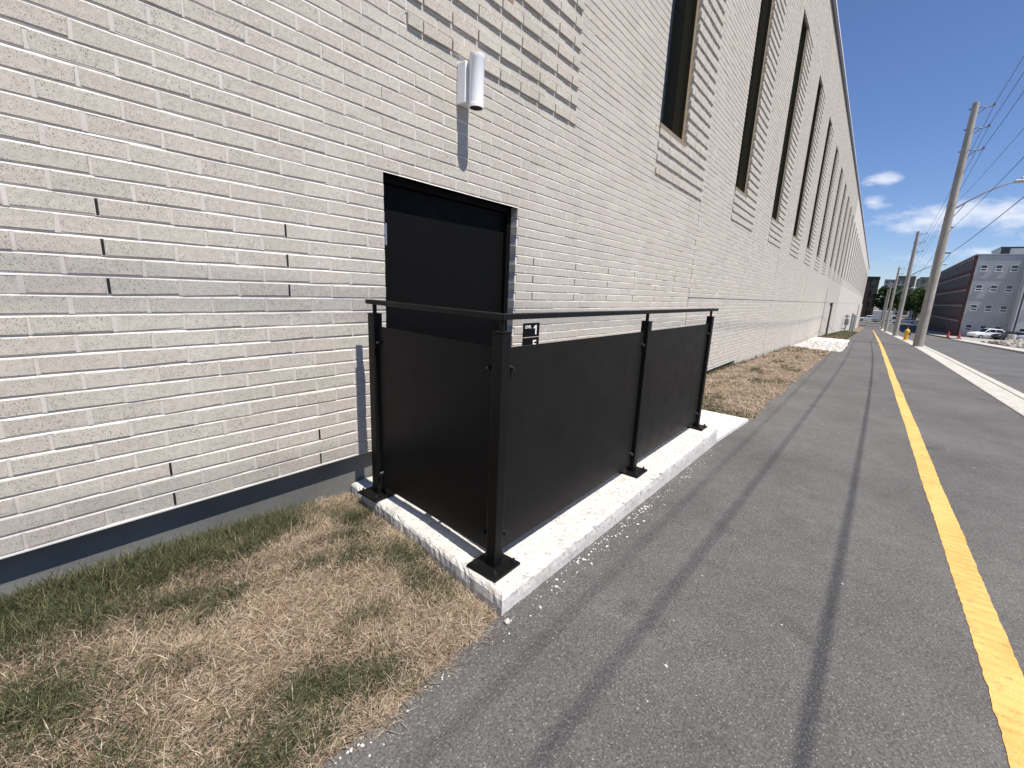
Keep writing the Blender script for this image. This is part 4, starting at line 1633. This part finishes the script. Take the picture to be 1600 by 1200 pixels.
m = MB(); m.box(BX + 3.9, BX + 4.0, BY - 4.4, BY - 3.3, BT + .3, BT + 1.5); ob(m).build('penthouse_vent', 'car_dark', ph)
zrows = [7.45, 4.16, .82, -2.6]
for r_, zz in enumerate(zrows):
    for q in range(4):
        if q == 3:
            continue
        yc = BY - 1.30 - 1.8 * q
        x_, y_, z_ = BX - 90 - .002, yc + 12.4, zz + 3.3
        m = MB()
        window_unit(off, x_, x_, y_ - .40, y_ + .40, z_, z_ + .95, 'x')
for zz in (4.16, .82, -2.6):
    for q in range(3):
        yc = BY - 7.2 - 2.2 * q
        window_unit(off, BX - 93.002, 0, yc + 12.4 - .36, yc + 12.4 + .36, zz + 3.3, zz + 4.25, 'x')
# red side: rows of tall dark windows with stone sills
for r_ in range(5):
    z0_ = BB + .7 + r_ * 2.7
    for q in range(20):
        x_ = BX + 2.2 + q * 2.45
        m = MB(); m.box(x_ - 90 - .62, x_ - 90 + .62, BY + 12.4 - .01, BY + 12.4 + .03, z0_ + 3.3 + .3, z0_ + 3.3 + 2.05)
        w_ = m.build('window', 'glass_dull', off)
        m = MB(); m.box(x_ - 90 - .36, x_ - 90 + .36, BY + 12.4 + .0, BY + 12.4 + .10, z0_ + 3.3 + 2.06, z0_ + 3.3 + 2.35)
        m.build('lintel', 'stone_sill', w_)


def block(name, label, x0, x1, y0, y1, z0, z1, mat, rows, cols, glass='glass_office', wfr=.5, hfr=.55, band=None):
    t = empty(name, (x0, (y0 + y1) / 2, z0))
    tag(t, label, 'building')
    yc = (y0 + y1) / 2
    m = MB(); m.box(0, x1 - x0, y0 - yc, y1 - yc, 0, z1 - z0); m.build('wall', mat, t)
    m = MB(); m.box(-.1, x1 - x0 + .1, y0 - yc - .1, y1 - yc + .1, z1 - z0 + .001, z1 - z0 + .35); m.build('roof', 'car_dark' if band is None else band, t)
    dh, dw = (z1 - z0) / rows, (y1 - y0) / cols
    for r_ in range(rows):
        for q in range(cols):
            a = y0 - yc + (q + .5) * dw; z = (r_ + .5) * dh
            m = MB(); m.box(-.05, -.001, a - dw * wfr / 2, a + dw * wfr / 2, z - dh * hfr / 2, z + dh * hfr / 2)
            m.build('window', glass, t)
    return t


block('brick_warehouse', 'dark brown brick block at the end of the street, left of the trees', 205, 225, -2.2, 12, -4.2, 10.4, 'dark_brick', 4, 5, 'glass_car')
block('apartment_block', 'pale apartment block with balconies far behind the brown block', 300, 320, -13.2, -4.5, -4.2, 13.6, 'tower_pale', 9, 4)
block('apartment_tower', 'grey-brown apartment tower with a dark top far behind the pole tops', 330, 350, -18.0, -10.2, -4.2, 17.0, 'tower_brick', 10, 3)
block('tan_block', 'tan building rising behind the trees beside the nearest pole', 260, 285, -26, -16.2, -4.2, 13.2, 'tan_wall', 6, 4)
m = MB()
# low white fence rails by the crossing
fe = empty('pipe_barrier', (142, -3.0, -4.1))
tag(fe, 'white pipe barrier across the end of the path', 'barrier')


# ================================================================== TREES
def tree(x, y, h, rad, label, seed, dark=1.0, name='street_tree', group='trees at the end of the street'):
    r = np.random.default_rng(seed)
    t = empty(name, (x, y, g(x) - .1))
    tag(t, label, 'tree', group)
    m = MB()
    th = h * .42
    m.tube([(0, 0, 0), (.1, .05, th * .5), (.0, .1, th), (.1, 0, h * .75)], [h * .03, h * .024, h * .018, h * .006], 8)
    for k in range(6):
        a = k * 1.05 + r.uniform(-.3, .3)
        z0 = th * r.uniform(.7, 1.1)
        m.tube([(0, .05, z0), (math.cos(a) * rad * .35, math.sin(a) * rad * .35, z0 + h * .14), (math.cos(a) * rad * .65, math.sin(a) * rad * .65, z0 + h * .25)], [h * .010, h * .007, h * .003], 6)
    m.build('trunk', 'bark', t)
    ncl, per = 46, 95
    ca = r.uniform(0, 2 * PI, ncl); cr = rad * np.sqrt(r.random(ncl)) * .82
    cz = h * (.36 + .56 * r.random(ncl))
    shrink = np.clip(1.25 - ((cz / h - .55) / .42) ** 2 * .95, .3, 1)
    cx, cy = np.cos(ca) * cr * shrink, np.sin(ca) * cr * shrink
    cs = rad * r.uniform(.16, .34, ncl)
    p = r.normal(0, 1, (ncl, per, 3)); p /= np.linalg.norm(p, axis=2, keepdims=True)
    p *= (r.random((ncl, per, 1)) ** .4) * cs[:, None, None] * np.array([1, 1, .75])
    p += np.stack([cx, cy, cz], -1)[:, None, :]
    p = p.reshape(-1, 3); n = len(p)
    s = r.uniform(.12, .26, n) * (h / 9.0)
    u = r.normal(0, 1, (n, 3)); u /= np.linalg.norm(u, axis=1, keepdims=True)
    w = np.cross(u, r.normal(0, 1, (n, 3))); w /= np.linalg.norm(w, axis=1, keepdims=True)
    V = np.stack([p - u * s[:, None], p + w * s[:, None] * .6, p + u * s[:, None], p - w * s[:, None] * .6], 1)
    F = np.arange(n * 4).reshape(n, 4)
    base = np.array([.030, .062, .016]) * dark
    tt = np.repeat(r.uniform(.65, 1.6, ncl), per)[:, None] * r.uniform(.75, 1.3, (n, 1))
    col4 = np.concatenate([base[None] * tt + np.array([.012, .008, 0]) * r.random((n, 1)), np.ones((n, 1))], 1)
    link('crown', np_mesh('crown', V, F, 'leaf', [('col', 'FLOAT_COLOR', np.repeat(col4[:, None, :], 4, 1))]), t)
    return t


TREES = [(190, -4.6, 11.5, 3.2, 'tall dark green tree against the brown block, behind the far poles'), (196, -9.0, 10.5, 3.6, 'broad green tree behind the third pole'),
         (188, -12.6, 11.0, 3.6, 'rounded green tree between the second and third poles'), (182, -16.0, 12.5, 3.9, 'dark green tree just left of the nearest pole'),
         (176, -19.0, 13.0, 3.8, 'tall dark tree half hidden behind the nearest pole'), (200, -22.5, 14.0, 4.4, 'dark tree behind the red brick side of the office building'),
         (210, -14.5, 12.0, 4.0, 'pale green tree at the back of the group'), (186, 4.5, 8.0, 3.0, 'small green tree in front of the brown block at the wall corner'), (172, -13.8, 9.5, 3.4, 'dense low tree in front of the group, right of the second pole'), (168, -17.4, 9.5, 3.4, 'dense low tree directly left of the nearest pole foot'), (194, -6.6, 12.0, 3.4, 'dark tree between the two farthest poles')]
for k, (x, y, h, rad, lab) in enumerate(TREES):
    tree(x, y, h, rad, lab, 40 + k, .8 + .1 * (k % 4))
m = MB()
for k in range(6):
    m2 = MB(); m2.tube([(0, 2.4 - k * 1.3, 0), (0, 2.4 - k * 1.3, 1.15)], .05, 6); m2.build('post', 'truck_white', fe)
for z in (.6, 1.1):
    m2 = MB(); m2.tube([(0, 2.4, z), (0, -4.1, z)], .04, 6); m2.build('rail', 'truck_white', fe)
